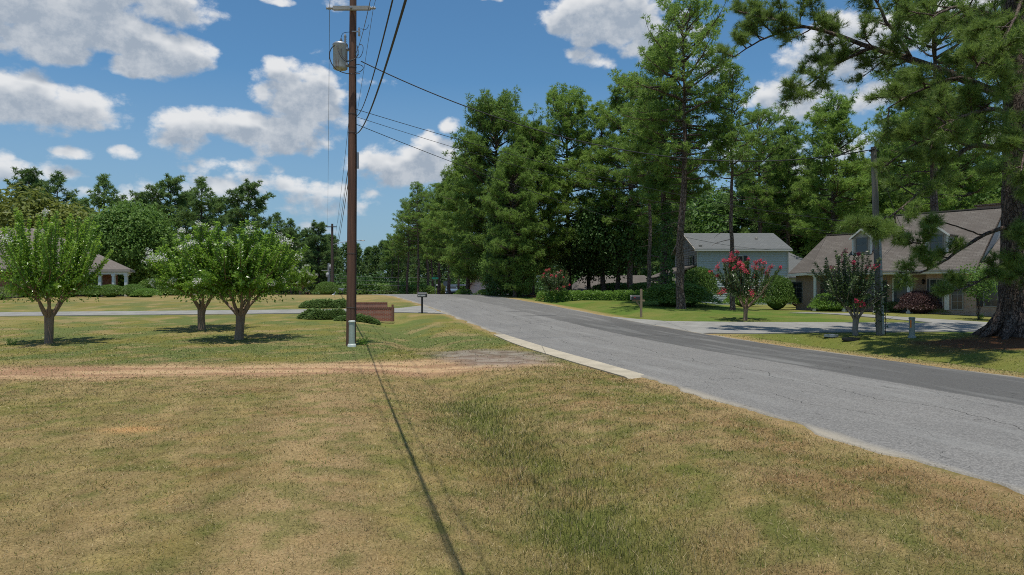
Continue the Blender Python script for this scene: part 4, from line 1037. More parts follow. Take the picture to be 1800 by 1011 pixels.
# ------------------------------------------------------------------ shrubs
SH = [shrub_mesh(601, 1, 1, 1.4, 7500, .095), shrub_mesh(602, 1, 1, 1.3, 7500, .09, lump=.24), shrub_mesh(603, 1, 1, 1.4, 8000, .08, M_PURP, lump=.08), shrub_mesh(604, 1, 1, 1, 3600, .08, M_VARI), shrub_mesh(605, 1, 1, 1, 3800, .07, M_BOX, lump=.05), shrub_mesh(606, 1, 1, 1, 3600, .09, M_HEDGE, lump=.25)]
def sh(i, px, py, wpx, hpx, label, Z=None, dep=.8, hh=None, **k):
    """px, py: centre of the foot; wpx, hpx: size in photo pixels"""
    if Z is None: p = at(px, py)
    else: x = (px - 900) / 1200 * Z; g_ = float(gnd(x, Z)); p = np.array([x, Z, g_]); hpx = (EYE + (505 - (py - hpx)) / 1200 * Z - g_) / Z * 1200
    w = wpx / 1200 * p[1] / 2; p[0] += (px - 900) / 1200 * w * dep; h = hpx / 1200 * p[1]; h0 = {0: 1.4, 1: 1.3, 2: 1.4, 3: 1, 4: 1, 5: 1}[i]
    return shrub(SH[i], label, (p[0], p[1] + w * dep, p[2] - .04), (w, w * dep, h / h0 * 1.02), **k)
sh(1, 1190, 541, 112, 40, 'wide dark green bush beside the brown post mailbox', rz=.0)
sh(0, 1229, 530, 56, 58, 'tall rounded bush against the corner of the grey sided house', Z=49)
sh(0, 1365, 533, 56, 46, 'round bright green bush between the grey house and the dormer house', Z=45)
sh(2, 1408, 541, 48, 31, 'small purple leaved bush by the left end of the dormer house')
sh(2, 1617, 552, 62, 40, 'large purple leaved bush below the window of the dormer house')
sh(3, 1575, 549, 44, 20, 'low pale bush between the weathered pole and the large purple bush')
sh(5, 1660, 552, 40, 14, 'low light green ground plants right of the large purple bush')
sh(3, 1712, 553, 38, 24, 'variegated bush behind the young staked tree')
sh(3, 1750, 554, 34, 22, 'variegated bush beside the trunk of the huge pine')
sh(5, 1468, 540, 70, 26, 'light green bush under the porch of the dormer house', Z=42.0)
sh(5, 1447, 541, 30, 20, 'small light bush beside the left porch post', Z=42.6)
sh(0, 1712, 552, 60, 62, 'dark green evergreen under the right window of the dormer house', Z=38.0)
sh(5, 1310, 527, 60, 18, 'yellowish bush in the shade behind the red flowering myrtle', Z=52)
# long hedge
hm = MB(); rgh = np.random.default_rng(9)
for i in range(11):
    n = 1500; d = norm(rgh.normal(size=(n, 3))); d[:, 2] = np.abs(d[:, 2]); r = 1 - .35 * rgh.random(n) ** 2
    c = np.sign(d) * np.abs(d) ** .6; c = c * r[:, None] * [.95, .8, .92 + .08 * rgh.random()] + [i * .82 + rgh.normal(0, .05), rgh.normal(0, .06), 0]; c[:, 2] = np.maximum(c[:, 2], 0.02)
    leaves(hm, c, norm(d + rgh.normal(size=d.shape) * .7), norm(d + rgh.normal(size=d.shape) * .5 + [0, 0, .3]), .12, .075, rgh, np.clip(.55 * rgh.random(n) + .3 * rgh.random(), 0, 1))
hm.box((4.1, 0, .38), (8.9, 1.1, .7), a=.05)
ph = at(952, 530)
o = obj('hedge', hm, M_HEDGE, loc=(ph[0] + .6, ph[1] + .7, ph[2] - .05), rz=-.12); o.scale = (1.0, 1, .92); tag(o, 'long clipped light green hedge behind the small red myrtle', 'hedge')
# shrubs at the far end of the road
for (px, py, w, h, Z, i, lab) in [(905, 522, 36, 22, 60, 1, 'dark bush at the left foot of the long hedge'), (862, 520, 44, 14, 62, 5, 'light green bush beside the white gabled house'), (815, 520, 26, 14, 68, 5, 'small bush by the brick post at the far road edge'),
                                (735, 520, 60, 20, 110, 0, 'green bush behind the black mailbox'), (700, 520, 60, 22, 120, 4, 'green bush at the far end of the road'), (1085, 520, 90, 24, 66, 0, 'bushy growth in front of the brown roofed bungalow'), (1135, 525, 60, 30, 60, 0, 'bush left of the grey house porch'), (640, 521, 100, 24, 125, 1, 'scrubby bush seen just right of the utility pole'), (575, 518, 40, 24, 76, 4, 'pale flowering shrub left of the distant pole')]:
    x = (px - 900) / 1200 * Z; g = float(gnd(x, Z)); zt = EYE + (505 - (py - h)) / 1200 * Z
    w_ = w / 1200 * Z / 2; shrub(SH[i], lab, (x, Z, g - .1), (w_, w_ * .7, max(.6, (zt - g)) / (1.4 if i in (0, 2) else 1.3 if i == 1 else 1)))
# understorey closing the gaps between trunks
us_ = MB(); rgu = np.random.default_rng(71)
def bush_mass(mb, x, y, z, w, h, n=260):
    d = norm(rgu.normal(size=(n, 3))); d[:, 2] = np.abs(d[:, 2]); c = d * (.75 + .3 * rgu.random((n, 1))) * [w, w * .7, h] + [x, y, z]
    leaves(mb, c, norm(d + rgu.normal(size=d.shape) * .7), norm(d + rgu.normal(size=d.shape) * .5 + [0, 0, .3]), .55, .36, rgu, np.clip(.5 * rgu.random(n) + .35 * rgu.random(), 0, 1))
for i in range(130):
    x = 8 + 75 * rgu.random(); y = 78 + 22 * rgu.random()
    bush_mass(us_, x, y, float(gnd(x, y)) - .3, 2.2 + 1.5 * rgu.random(), 2.5 + 2.2 * rgu.random())
for i in range(110):
    x = -115 + 95 * rgu.random(); y = 118 + 26 * rgu.random()
    if abs(sroad(x, y) - 4) < 7: continue
    bush_mass(us_, x, y, float(gnd(x, y)) - .3, 3 + 1.5 * rgu.random(), 2.6 + 2.4 * rgu.random())
for i in range(60):
    x = -34 + 40 * rgu.random(); y = 128 + 16 * rgu.random()
    if -1 < sroad(x, y) < 11: continue
    bush_mass(us_, x, y, float(gnd(x, y)) - .3, 2.4 + rgu.random(), 2.2 + 2 * rgu.random())
o = obj('undergrowth', us_, M_LEAFD); tag(o, 'leafy undergrowth beneath the pines at the back', 'undergrowth', kind='stuff')
# juniper ground cover by the brick walls
def juniper(name, label, pts, h, seed):
    rg = np.random.default_rng(seed); mb = MB()
    for (x, y, r) in pts:
        n = int(3400 * r); a = rg.random(n) * 6.283; q = np.sqrt(rg.random(n)); X = x + np.cos(a) * q * r * 1.7; Y = y + np.sin(a) * q * r * .75
        z = gnd(X, Y) + h * (1 - q ** 2.2) * (.6 + .6 * fbm(X * 2, Y * 2, seed)) * (.55 + .45 * rg.random(n))
        d = norm(np.stack([np.cos(a), np.sin(a), .5 + 0 * a], 1) + rg.normal(size=(n, 3)) * .4)
        leaves(mb, np.stack([X, Y, z], 1), d, norm(rg.normal(size=(n, 3)) * .5 + [0, 0, 1]), .17, .07, rg, np.clip(rg.random(n), 0, 1))
    tag(obj(name, mb, M_JUN), label, 'shrub')
juniper('juniper', 'spreading juniper in front of the driveway, left of the utility pole', [(-10.4, 35.6, .42), (-9.8, 35.3, .5), (-9.1, 35.5, .45)], .5, 3)
juniper('juniper', 'spreading juniper behind the driveway, left of the utility pole', [(-12.7, 43.9, .55), (-11.9, 43.8, .6), (-11.1, 44.0, .5)], .55, 4)
juniper('juniper', 'small juniper patch at the foot of the near brick wall', [(-8.0, 34.6, .55), (-7.4, 34.5, .4)], .32, 5)
# weeds
def weed(label, loc, h, r, n, seed):
    rg = np.random.default_rng(seed); mb = MB()
    for i in range(n):
        a = rg.random() * 6.283; el = .9 + .5 * rg.random(); P = bez([rg.normal(0, r * .25), rg.normal(0, r * .25), 0], [math.cos(a) * math.cos(el), math.sin(a) * math.cos(el), math.sin(el)], h * (.5 + .5 * rg.random()), -.3, 4, rg, .1)
        mb.tube(P, np.linspace(.006, .002, 5), 3, cap=False); k = 10; u = rg.random(k); q = np.stack([np.interp(u * 4, range(5), P[:, c]) for c in range(3)], 1)
        leaves(mb, q, norm(rg.normal(size=(k, 3)) + [0, 0, .4]), norm(rg.normal(size=(k, 3)) + [0, 0, 1]), .09, .022, rg)
    tag(obj('weed', mb, M_HEDGE, loc=loc), label, 'plant')
weed('tall green weed growing at the foot of the utility pole', base(639, 606), .38, .3, 16, 1)
weed('small green weed left of the leftmost myrtle trunk', base(20, 606), .24, .3, 10, 2)
weed('pale lily clump at the foot of the young staked tree', base(1722, 562), .4, .3, 18, 3)
# young tree on the right
YT = broad_meshes(700, 3.0, .95, .38, .05, 8, 16, 14, mats=(M_BARKD, M_BARKD, M_LEAF), L=.13, Wd=.07, cl=.16)
p = base(1720, 562); plant(YT, 'young_tree', 'young round headed tree on a thin stem before the right window', 'tree', p, .95)
# ------------------------------------------------------------------ materials of built things
M_POLE = simple('creosote_pole', (.19, .095, .06), .85, var=.6, scale=3, bump=.6, stretch=(6, 6, .25))
M_POLEG = simple('weathered_pole', (.235, .22, .19), .9, var=.45, scale=3, bump=.6, stretch=(6, 6, .25))
M_POLEF = simple('far_pole', (.10, .075, .06), .9, var=.3)
M_ARM = simple('grey_timber', (.36, .35, .32), .8, var=.25, scale=8, bump=.3)
M_GALV = simple('galvanised_steel', (.42, .43, .44), .45, .7, var=.2)
M_BAND = simple('dull_band', (.15, .13, .12), .7, .2, var=.3)
M_PORC = simple('grey_porcelain', (.40, .40, .40), .25, var=.1)
M_WIRE = simple('black_cable', (.022, .022, .024), .6, var=.1, bump=0)
M_ALU = simple('bare_wire', (.14, .14, .15), .6, var=.1, bump=0)
M_PED = simple('pale_green_plastic', (.42, .47, .40), .5, var=.12, scale=3)
M_PEDB = simple('grey_green_plastic', (.27, .31, .28), .5, var=.15, scale=3)
M_ORANGE = simple('orange_sticker', (.75, .22, .03), .5, var=.05, bump=0)
M_BLACK = simple('black_metal', (.018, .018, .02), .4, var=.2)
M_WHITE_P = simple('white_paint', (.68, .68, .64), .5, var=.08, scale=3)
M_WOODP = simple('tan_timber_post', (.34, .25, .17), .85, var=.3, scale=5, bump=.4, stretch=(5, 5, .5))
M_BRICK = brickmat('red_brick', (.33, .085, .05), (.45, .15, .09), (.40, .30, .24))
M_BRICKP = brickmat('pink_tan_brick', (.36, .22, .16), (.44, .30, .22), (.44, .38, .32))
M_BRICKCAP = simple('brick_cap', (.30, .13, .09), .85, var=.35, scale=8)
M_SHING = shingle('brown_shingles', (.135, .118, .104), (.175, .157, .14), (.11, .095, .084))
M_SHINGL = shingle('pale_brown_shingles', (.18, .152, .13), (.23, .20, .175), (.16, .135, .115))
M_SHINGG = shingle('grey_shingles', (.145, .15, .15), (.18, .186, .186), (.13, .136, .138))
M_SIDING = simple('blue_grey_siding', (.40, .45, .47), .6, var=.07, scale=1.5, bump=.05)
M_SIDINGT = simple('taupe_siding', (.40, .37, .34), .65, var=.08, scale=2, bump=.05)
M_GLASS = glassmat('window_glass'); M_CURT = simple('net_curtain', (.28, .31, .33), .8, var=.25, scale=5)
M_DARK = simple('dark_shutter', (.035, .035, .035), .6, var=.2)
M_DOOR = simple('dark_door', (.05, .06, .065), .5, var=.15)
M_GUT = simple('gutter', (.20, .19, .17), .5, var=.1)
M_TANW = simple('tan_wall', (.42, .36, .26), .8, var=.15)

# ------------------------------------------------------------------ poles and wires
NP = at(617, 607); NPX, NPY, NPZ = NP
pole = thing('utility_pole', 'tall brown wooden utility pole with a transformer, left of centre', 'utility pole', (NPX, NPY, NPZ))
mb = MB(); hs = np.linspace(-.5, 13.2, 30); lean = .006
mb.tube(np.stack([lean * hs, 0 * hs, hs], 1), .168 - .0045 * hs, 18, jit=.03, rg=np.random.default_rng(4)); obj('shaft', mb, M_POLE, pole)
def hz(y): return EYE + (505 - y) / FPX * NPY - NPZ     # height above the pole's foot of a photo row
mb = MB(); mb.box((0.07, -.19, hz(18)), (1.25, .10, .13)); arm = obj('crossarm', mb, M_ARM, pole)
for sx in (-1, 1):
    mb = MB(); mb.lathe([(.02, -.14), (.055, -.13), (.03, -.10), (.06, -.08), (.03, -.05), (.06, -.03), (.03, 0), (.06, .02), (.03, .05), (.055, .07), (.02, .10)], 12)
    v = mb.V[0]; mb.V[0] = np.stack([v[:, 2] * 1.3, v[:, 1], v[:, 0]], 1); mb.V[0] += [.07 + sx * .68, -.19, hz(18)]; mb.V[1:] = []; mb.F = mb.F[:1]
    obj('insulator', mb, M_PORC, arm)
mb = MB(); mb.box((.06, -.16, hz(18)), (.08, .28, .05)); obj('bolt_plate', mb, M_GALV, pole)
# transformer
tx = -.36; z0, z1 = hz(122), hz(80)
mb = MB(); mb.lathe([(.20, z0), (.235, z0 + .02), (.24, z0 + .06), (.24, z1 - .05), (.25, z1 - .04), (.25, z1)], 22, (tx, -.02, 0)); M_TANK, t, bs, out = newmat('rusty_tank')
co = t.n('ShaderNodeTexCoord').outputs['Object']; st = t.mapping(co, (5, 5, .35))
rs = t.m('MULTIPLY', t.mr(t.noise(st, 2.6, 5, .6), .52, .62), t.mr(t.noise(co, 3, 4), .35, .6)); setin(t, bs, 'Base Color', t.mix(rs, (.42, .44, .43), (.20, .085, .03))); bs.inputs['Roughness'].default_value = .5
tank = obj('transformer', mb, M_TANK, pole)
mb = MB(); mb.lathe([(.26, z1), (.26, z1 + .03), (.2, z1 + .08), (.08, z1 + .11), (.03, z1 + .12)], 20, (tx, -.02, 0)); obj('lid', mb, M_GALV, tank)
mb = MB(); mb.lathe([(.03, z1 + .1), (.06, z1 + .12), (.03, z1 + .16), (.055, z1 + .18), (.03, z1 + .22), (.02, z1 + .26)], 10, (tx + .02, 0, 0)); obj('bushing', mb, M_PORC, tank)
mb = MB(); mb.lathe([(.03, 0), (.05, .02), (.025, .06), (.05, .09), (.025, .13), (.05, .16), (.025, .2), (.05, .23), (.02, .34)], 10, (-.17, -.12, z1 + .02)); obj('arrester', mb, M_PORC, pole)
mb = MB(); mb.box((-.14, -.02, z1 - .12), (.12, .22, .08)); mb.box((-.14, -.02, z0 + .15), (.12, .22, .08)); obj('tank_bracket', mb, M_GALV, pole)
mb = MB(); mb.lathe([(.02, -.16), (.045, -.13), (.03, -.05), (.045, 0), (.03, .05), (.045, .1), (.02, .14)], 10, (.30, -.1, hz(57))); mb.box((.17, -.1, hz(57)), (.24, .04, .04)); obj('cutout_fuse', mb, M_PORC, pole)
def loop(pts, r=.012, name='jumper_wire', m=None):
    mb = MB(); P = np.array(pts, float); k = 24; u = np.linspace(0, 1, k); n = len(P) - 1
    from math import comb
    B = sum(comb(n, i) * ((1 - u) ** (n - i) * u ** i)[:, None] * P[i] for i in range(n + 1)); mb.tube(B, r, 6); return obj(name, mb, m or M_WIRE, pole)
loop([(tx - .15, -.2, z1 - .06), (tx - .5, -.3, z1 - .3), (tx - .3, -.3, z0 - .35), (.0, -.3, z0 - .25), (.35, -.2, z0 - .2)], .016)
loop([(tx - .05, -.27, z1 - .1), (tx + .1, -.5, z0 + .3), (tx + .2, -.4, z0), (.1, -.3, z0 + .1), (.3, -.2, z0 + .45)], .014)
loop([(tx + .1, -.27, z1 - .2), (tx + .1, -.45, z0 + .05), (.2, -.4, z0 + .1), (.4, -.2, z0 + .3), (.25, -.2, z0 + .75)], .014)
loop([(.15, -.1, z0 + .5), (.3, -.3, z0 + .1), (.5, -.2, z0 + .4), (.55, -.2, z0 + .9), (.3, -.1, z0 + .8)], .010)
loop([(.15, -.1, z0 - .1), (.3, -.2, z0 - .2), (.5, -.2, z0 - .1), (.6, -.2, z0 + .1), (.2, -.1, z0 + .15)], .012)
loop([(.38, -.1, hz(57) + .1), (.55, -.1, hz(57) + .0), (.6, -.1, hz(50)), (.62, -.1, hz(45))], .008)
loop([(tx + .02, 0, z1 + .26), (-.3, 0, z1 + .5), (-.2, -.1, z1 + .4), (.1, -.1, hz(57))], .008)
mb = MB(); mb.tube([(.17, -.06, z0 + .6), (.19, -.06, hz(200)), (.2, -.06, hz(300)), (.19, -.06, hz(420)), (.18, -.06, 1.0)], .016, 6); obj('riser_cable', mb, M_WIRE, pole)
mb = MB(); mb.box((.235, -.03, hz(282)), (.07, .06, .55)); obj('terminal_box', mb, M_GALV, pole)
for i, y in enumerate((200, 233, 118, 445, 540)):
    mb = MB(); mb.tube([(lean * hz(y), 0, hz(y) - .01), (lean * hz(y), 0, hz(y) + .01)], .176 - .0045 * hz(y), 16); obj('metal_band', mb, M_BAND, pole)

def wire(label, a, b, sag, r, m=None, n=40, name='overhead_wire'):
    a = np.array(a, float); b = np.array(b, float); u = np.linspace(0, 1, n)[:, None]
    P = a + (b - a) * u - np.array([0, 0, 1]) * 4 * sag * u * (1 - u)
    mb = MB(); mb.tube(P, r, 6); return tag(obj(name, mb, m or M_WIRE), label, 'wire')
# far poles
FPY = 107.0; FPXX = (584 - 900) / 1200 * FPY; fg = float(gnd(FPXX, FPY))
fp = thing('utility_pole', 'distant utility pole with a short crossarm seen left of the brown pole', 'utility pole', (FPXX, FPY, fg))
ftop = EYE + (505 - 393) / 1200 * FPY - fg; fh = lambda y: EYE + (505 - y) / 1200 * FPY - fg
mb = MB(); mb.tube([(0, 0, -.5), (0, 0, ftop)], [.30, .16], 12); obj('shaft', mb, M_POLEF, fp)
mb = MB(); mb.box((0, -.2, fh(398.5)), (1.45, .12, .14)); obj('crossarm', mb, M_POLEF, fp)
mb = MB(); mb.tube([(0, -.1, fh(430)), (1.6, -.1, fh(425.5)), (3.6, -.1, fh(421.8)), (4.3, -.1, fh(421.8))], .05, 6); obj('lamp_arm', mb, M_GALV, fp)
mb = MB(); mb.lathe([(.02, -.42), (.12, -.3), (.17, 0), (.15, .3), (.05, .42)], 12); v = mb.V[0]; mb.V = [np.stack([v[:, 2] + 4.7, v[:, 0] * .8, v[:, 1] * .55 + fh(422.4)], 1)] ; mb.F = mb.F[:1]; obj('lamp_head', mb, M_GALV, fp)
Z2 = 113.; X2 = (578 - 900) / 1200 * Z2; g2 = float(gnd(X2, Z2)); f2 = lambda y: EYE + (505 - y) / 1200 * Z2 - g2
fq = thing('utility_pole', 'farthest utility pole with two pale transformers, against the dark wood', 'utility pole', (X2, Z2, g2))
mb = MB(); mb.tube([(0, 0, -.5), (0, 0, f2(462))], [.3, .2], 10); obj('shaft', mb, M_GALV, fq)
mb = MB(); mb.box((-.3, -.2, f2(475)), (1.7, .12, .13)); obj('crossarm', mb, M_ARM, fq)
for (dx, y) in ((.5, 469), (-.2, 483)):
    mb = MB(); mb.lathe([(.2, f2(y) - .34), (.26, f2(y) - .28), (.26, f2(y) + .28), (.14, f2(y) + .38)], 12, (dx * .7, -.3, 0)); obj('transformer', mb, M_PORC, fq)
# weathered pole on the right
RP = at(1547, 589); rpole = thing('utility_pole', 'weathered grey wooden pole beside the dark red myrtle', 'utility pole', tuple(RP))
rz_ = lambda y: EYE + (505 - y) / 1200 * RP[1] - RP[2]; rt = rz_(258)
rl = (1535.5 - 1547) / 1200 * RP[1]
mb = MB(); hs = np.linspace(-.4, rt, 16); mb.tube(np.stack([rl * (hs / rt), 0 * hs, hs], 1), .15 - .006 * hs, 16, jit=.04, rg=np.random.default_rng(5)); obj('shaft', mb, M_POLEG, rpole)
mb = MB(); mb.b2((.0, -.175, 0.05), (.09, -.135, rt * .62)); 
v = mb.V[0]; v[:, 0] += rl * (v[:, 2] / rt); obj('cable_guard', mb, M_GALV, rpole)
mb = MB(); mb.box((rl, -.02, rt - .15), (.34, .08, .08)); mb.tube([(rl - .2, -.1, rt - .2), (rl - .05, -.16, rt - .05), (rl + .1, -.14, rt - .2)], .014, 6); obj('pole_bracket', mb, M_WIRE, rpole)
RT = RP + [rl, -.1, rt - .15]
# vine on that pole
rgv = np.random.default_rng(3); mb = MB(); n = 420; z = 1.35 + .5 * rgv.normal(size=n) * .8; a = rgv.random(n) * 6.283
leaves(mb, np.stack([np.cos(a) * (.16 + .12 * rgv.random(n)), np.sin(a) * (.16 + .12 * rgv.random(n)), np.clip(z, .2, 2.4)], 1), norm(rgv.normal(size=(n, 3)) + [0, 0, -.5]), norm(np.stack([np.cos(a), np.sin(a), .4 + 0 * a], 1) + rgv.normal(size=(n, 3)) * .4), .09, .06, rgv)
mb.tube(bez([.15, -.12, 0], [0, 0, 1], 2.3, 0, 8, rgv, .1), .012, 5, m=1)
tag(obj('vine', mb, [M_LEAFD, M_BARKD], loc=tuple(RP)), 'dark vine clinging to the weathered grey pole', 'vine')

P0 = np.array([NPX, NPY, NPZ])
def on(y, dx=.16, dy=-.05): return P0 + [dx, dy, hz(y)]
# wires running to the distant pole
FA = np.array([FPXX, FPY, fg])
wire('bare top wire from the left crossarm end to the distant pole', P0 + [-.68, -.19, hz(18)], FA + [-.68, -.2, fh(398)], 1.0, .008, M_ALU)
wire('bare top wire from the right crossarm end to the distant pole', P0 + [.80, -.19, hz(18)], FA + [.68, -.2, fh(398)], 1.0, .008, M_ALU)
wire('neutral wire below the crossarm to the distant pole', on(100), FA + [.2, -.1, fh(428)], 1.2, .009)
wire('upper cable running on to the distant pole', on(205), FA + [.2, -.1, fh(452)], .9, .014)
wire('lower cable running on to the distant pole', on(235), FA + [.2, -.1, fh(462)], .9, .016)
# wires coming over the camera to the next pole behind it
def toward(y0, px, py, Zc, Zend=-22):
    A = on(y0); q = pt(px, py, Zc); dx = (q[0] - A[0]) / (q[1] - A[1])
    B = np.array([A[0] + dx * (Zend - A[1]), Zend, 0.0]); u = (Zc - A[1]) / (Zend - A[1])
    return A, B, q, u
def wire_to(label, y0, px, py, Zc, endz, r, m=None):
    A, B, q, u = toward(y0, px, py, Zc); B[2] = endz
    sag = (A[2] + (B[2] - A[2]) * u - q[2]) / (4 * u * (1 - u)); return wire(label, A, B, sag, r, m, 70)
wire_to('thick black cable bundle from the brown pole over the near grass', 235, 713, 0, 6.5, 6.6, .0145)
wire_to('black cable beside the thick bundle, over the near grass', 205, 690, 0, 7.45, 7.2, .010)
wire_to('thin bare wire above the cables coming towards the viewer', 97, 651, 0, 14, 9.5, .008, M_ALU)
A = P0 + [.80, -.19, hz(18)]; wire('thin bare wire from the right crossarm end towards the viewer', A, A + [12.5, -44, -.2], 1.2, .008, M_ALU)
A = P0 + [-.68, -.19, hz(18)]; wire('thin bare wire from the left crossarm end towards the viewer', A, A + [12.5, -44, -.2], 1.2, .008, M_ALU)
# service drops to the right
wire('black service cable sagging across the road to the weathered pole', on(108, .35), RT + [0, 0, .05], 1.62, .019, n=60)
BH = np.array([26.0, 40.0, 5.2])
wire('upper thin cable crossing the road behind the service cable', on(192), np.array([30.0, 46.0, 6.2]), 1.15, .010, n=60)
wire('middle thin cable crossing the road behind the service cable', on(205), np.array([28.0, 45.0, 5.4]), 1.15, .008, n=60)
wire('lowest thin cable crossing the road behind the service cable', on(218), np.array([22.0, 58.0, 5.2]), .9, .011, n=60)
wire('short cable from the weathered pole back to the dormer house', RT, np.array([24.0, 41.0, 4.6]), .5, .012)
for i, y in enumerate((484, 490, 497, 507)):
    za = EYE + (505 - y) / 1200 * 112
    wire(['highest', 'second', 'third', 'lowest'][i] + ' of the four wires strung before the far wood', (X2, 112.8, za + .3), (-14, 120, za - .1 - .1 * i), .35, .018, M_ALU)

# pedestals
def pedestal(label, p, h, r, top, body, sticker=False):
    th = thing('utility_pedestal', label, 'pedestal', tuple(p))
    mb = MB(); mb.lathe([(r * 1.35, -.05), (r * 1.35, .06), (r * 1.15, .09), (r, .10)], 20); obj('base', mb, top, th)
    mb = MB(); mb.lathe([(r, .10), (r * .98, h * .5), (r * .97, h - .05)], 22); obj('housing', mb, body, th)
    mb = MB(); mb.lathe([(r * .97, h - .05), (r * 1.1, h - .045), (r * 1.1, h - .01), (r * .9, h + .015), (.01, h + .02)], 22); obj('cap', mb, top, th)
    if sticker:
        mb = MB()
        for k in range(4):
            a0, a1 = 3.5 + k * .14, 3.5 + (k + 1) * .14; q = r * 1.005
            mb.poly([(q * math.cos(a0), q * math.sin(a0), h * .52), (q * math.cos(a1), q * math.sin(a1), h * .52), (q * math.cos(a1), q * math.sin(a1), h * .88), (q * math.cos(a0), q * math.sin(a0), h * .88)])
        obj('warning_sticker', mb, M_ORANGE, th)
pedestal('pale green cable pedestal standing against the foot of the brown pole', at(618.5, 609), .86, .105, simple('pale_cap', (.58, .62, .56), .5, var=.1), M_PED)
pedestal('grey green cable pedestal with an orange sticker right of the weathered pole', at(1603, 594), .78, .105, M_PEDB, M_PEDB, True)
for (px, py, w, d, m, lab) in ((1461, 592, .26, .2, M_GALV, 'flat grey utility cover in the grass near the dark red myrtle'), (1496, 598, .32, .22, M_BLACK, 'flat black utility cover in the grass below the dark red myrtle')):
    p = at(px, py); mb = MB(); mb.prism([(math.cos(a) * w * (1 + .12 * math.cos(4 * a)), math.sin(a) * d, 0) for a in np.linspace(0, 6.283, 21)[:-1]], (0, 0, .09)); mb.b2((-.1, -.05, .09), (.1, .05, .115)); tag(obj('utility_cover', mb, m, loc=tuple(p)), lab, 'utility cover')

# mailboxes
def barrel(w, h, l, n=10):      # rounded-top box along y
    return [(-w / 2, 0, 0)] + [(w / 2 * math.cos(a), 0, h - w / 2 + w / 2 * math.sin(a)) for a in np.linspace(math.pi, 0, n)] + [(w / 2, 0, 0)]
p = at(742, 550.5); mbx = thing('mailbox', 'black mailbox on a thin black post beside the left driveway', 'mailbox', tuple(p))
hpost = 37.5 / 1200 * p[1] 
mb = MB(); mb.box((0, 0, hpost / 2 - .1), (.10, .10, hpost - .02)); obj('post', mb, M_BLACK, mbx)
mb = MB(); sec = [(x * 1.0, -.0, z) for x, _, z in barrel(.26, .27, 0)]
mb.prism([(-.25, x, z + hpost - .30) for x, _, z in sec], (.50, 0, 0)); box = obj('box', mb, M_BLACK, mbx)
mb = MB(); mb.prism([(.25, x * 1.06, z * 1.03 + hpost - .30) for x, _, z in sec], (.025, 0, 0)); obj('door', mb, M_BLACK, box)
mb = MB(); mb.box((0, -.138, hpost - .20), (.40, .012, .085)); obj('number_plate', mb, M_WHITE_P, box)
mb = MB(); 
for i, q in enumerate((-.14, -.07, .0, .07, .14)):
    mb.box((q, -.1455, hpost - .20), (.04 if i % 2 else .03, .004, .06))
obj('number', mb, simple('dark_digits', (.22, .22, .22), .6, var=.1, bump=0), box)
mb = MB(); mb.box((0, 0, hpost - .02), (.50, .05, .02)); obj('top_strip', mb, M_PORC, box)
p = at(1127, 557.5); mbx = thing('mailbox', 'dark mailbox on the arm of a tan wooden post by the right driveway', 'mailbox', tuple(p))
hh = 50 / 1200 * p[1]
mb = MB(); mb.b2((-.06, -.06, -.1), (.06, .06, hh)); mb.prism([(-.06, -.06, hh), (.06, -.06, hh), (.06, .06, hh), (-.06, .06, hh)], (0, 0, .004)); obj('post', mb, M_WOODP, mbx)
mb = MB(); mb.b2((-.50, -.045, hh * .56), (.20, .045, hh * .56 + .10)); obj('arm', mb, M_WOODP, mbx)
mb = MB(); mb.prism([(-.06, -.03, hh * .34), (-.30, -.03, hh * .56), (-.20, -.03, hh * .56), (-.06, -.03, hh * .44)], (0, .06, 0)); obj('brace', mb, M_WOODP, mbx)
mb = MB(); mb.prism([(-.58, x, z * .95 + hh * .56 + .10) for x, _, z in barrel(.24, .27, 0)], (.50, 0, 0)); box = obj('box', mb, simple('charcoal_metal', (.045, .045, .05), .35, .3, var=.2), mbx)
mb = MB(); mb.b2((-.44, -.130, hh * .56 + .19), (-.34, -.122, hh * .56 + .23)); obj('flag', mb, simple('red_flag', (.5, .05, .06), .5), box)
mb = MB(); mb.prism([(-.605, x * 1.05, z * .97 + hh * .56 + .10) for x, _, z in barrel(.24, .27, 0)], (.024, 0, 0)); obj('door', mb, M_GALV, box)

# brick culvert walls
def bwall(label, x0, x1, y, ztop, zb, d=.22, pipe=False, off=0):
    th = thing('brick_wall', label, 'wall', (x0, y, zb)); L = x1 - x0; h = ztop - zb
    mb = MB(); mb.b2((0, 0, 0), (L, d, h - .08)); obj('wall', mb, M_BRICK, th)
    mb = MB(); n = int(L / .105)
    for i in range(n): mb.b2((i * L / n + .004, -.012, h - .08), ((i + 1) * L / n - .006, d + .012, h))
    obj('cap', mb, M_BRICKCAP, th)
    if pipe: mb = MB(); mb.b2((L - .10, -.08, 0), (L, 0, h + .14)); obj('post', mb, M_BRICKCAP, th)
    return th
Zw = 37.0; x0 = (628 - 900) / 1200 * Zw; x1 = (697 - 900) / 1200 * Zw
bwall('low red brick wall nearer the utility pole, before the driveway', x0, x1, Zw - .9, EYE + (505 - 539.5) / 1200 * (Zw - .9), EYE + (505 - 558) / 1200 * (Zw - .9) - .2, pipe=True)
Zw = 43.4; bwall('low red brick wall on the far side of the driveway', (612 - 900) / 1200 * Zw, (680 - 900) / 1200 * Zw, Zw, EYE + (505 - 531) / 1200 * Zw, EYE + (505 - 545) / 1200 * Zw - .1)

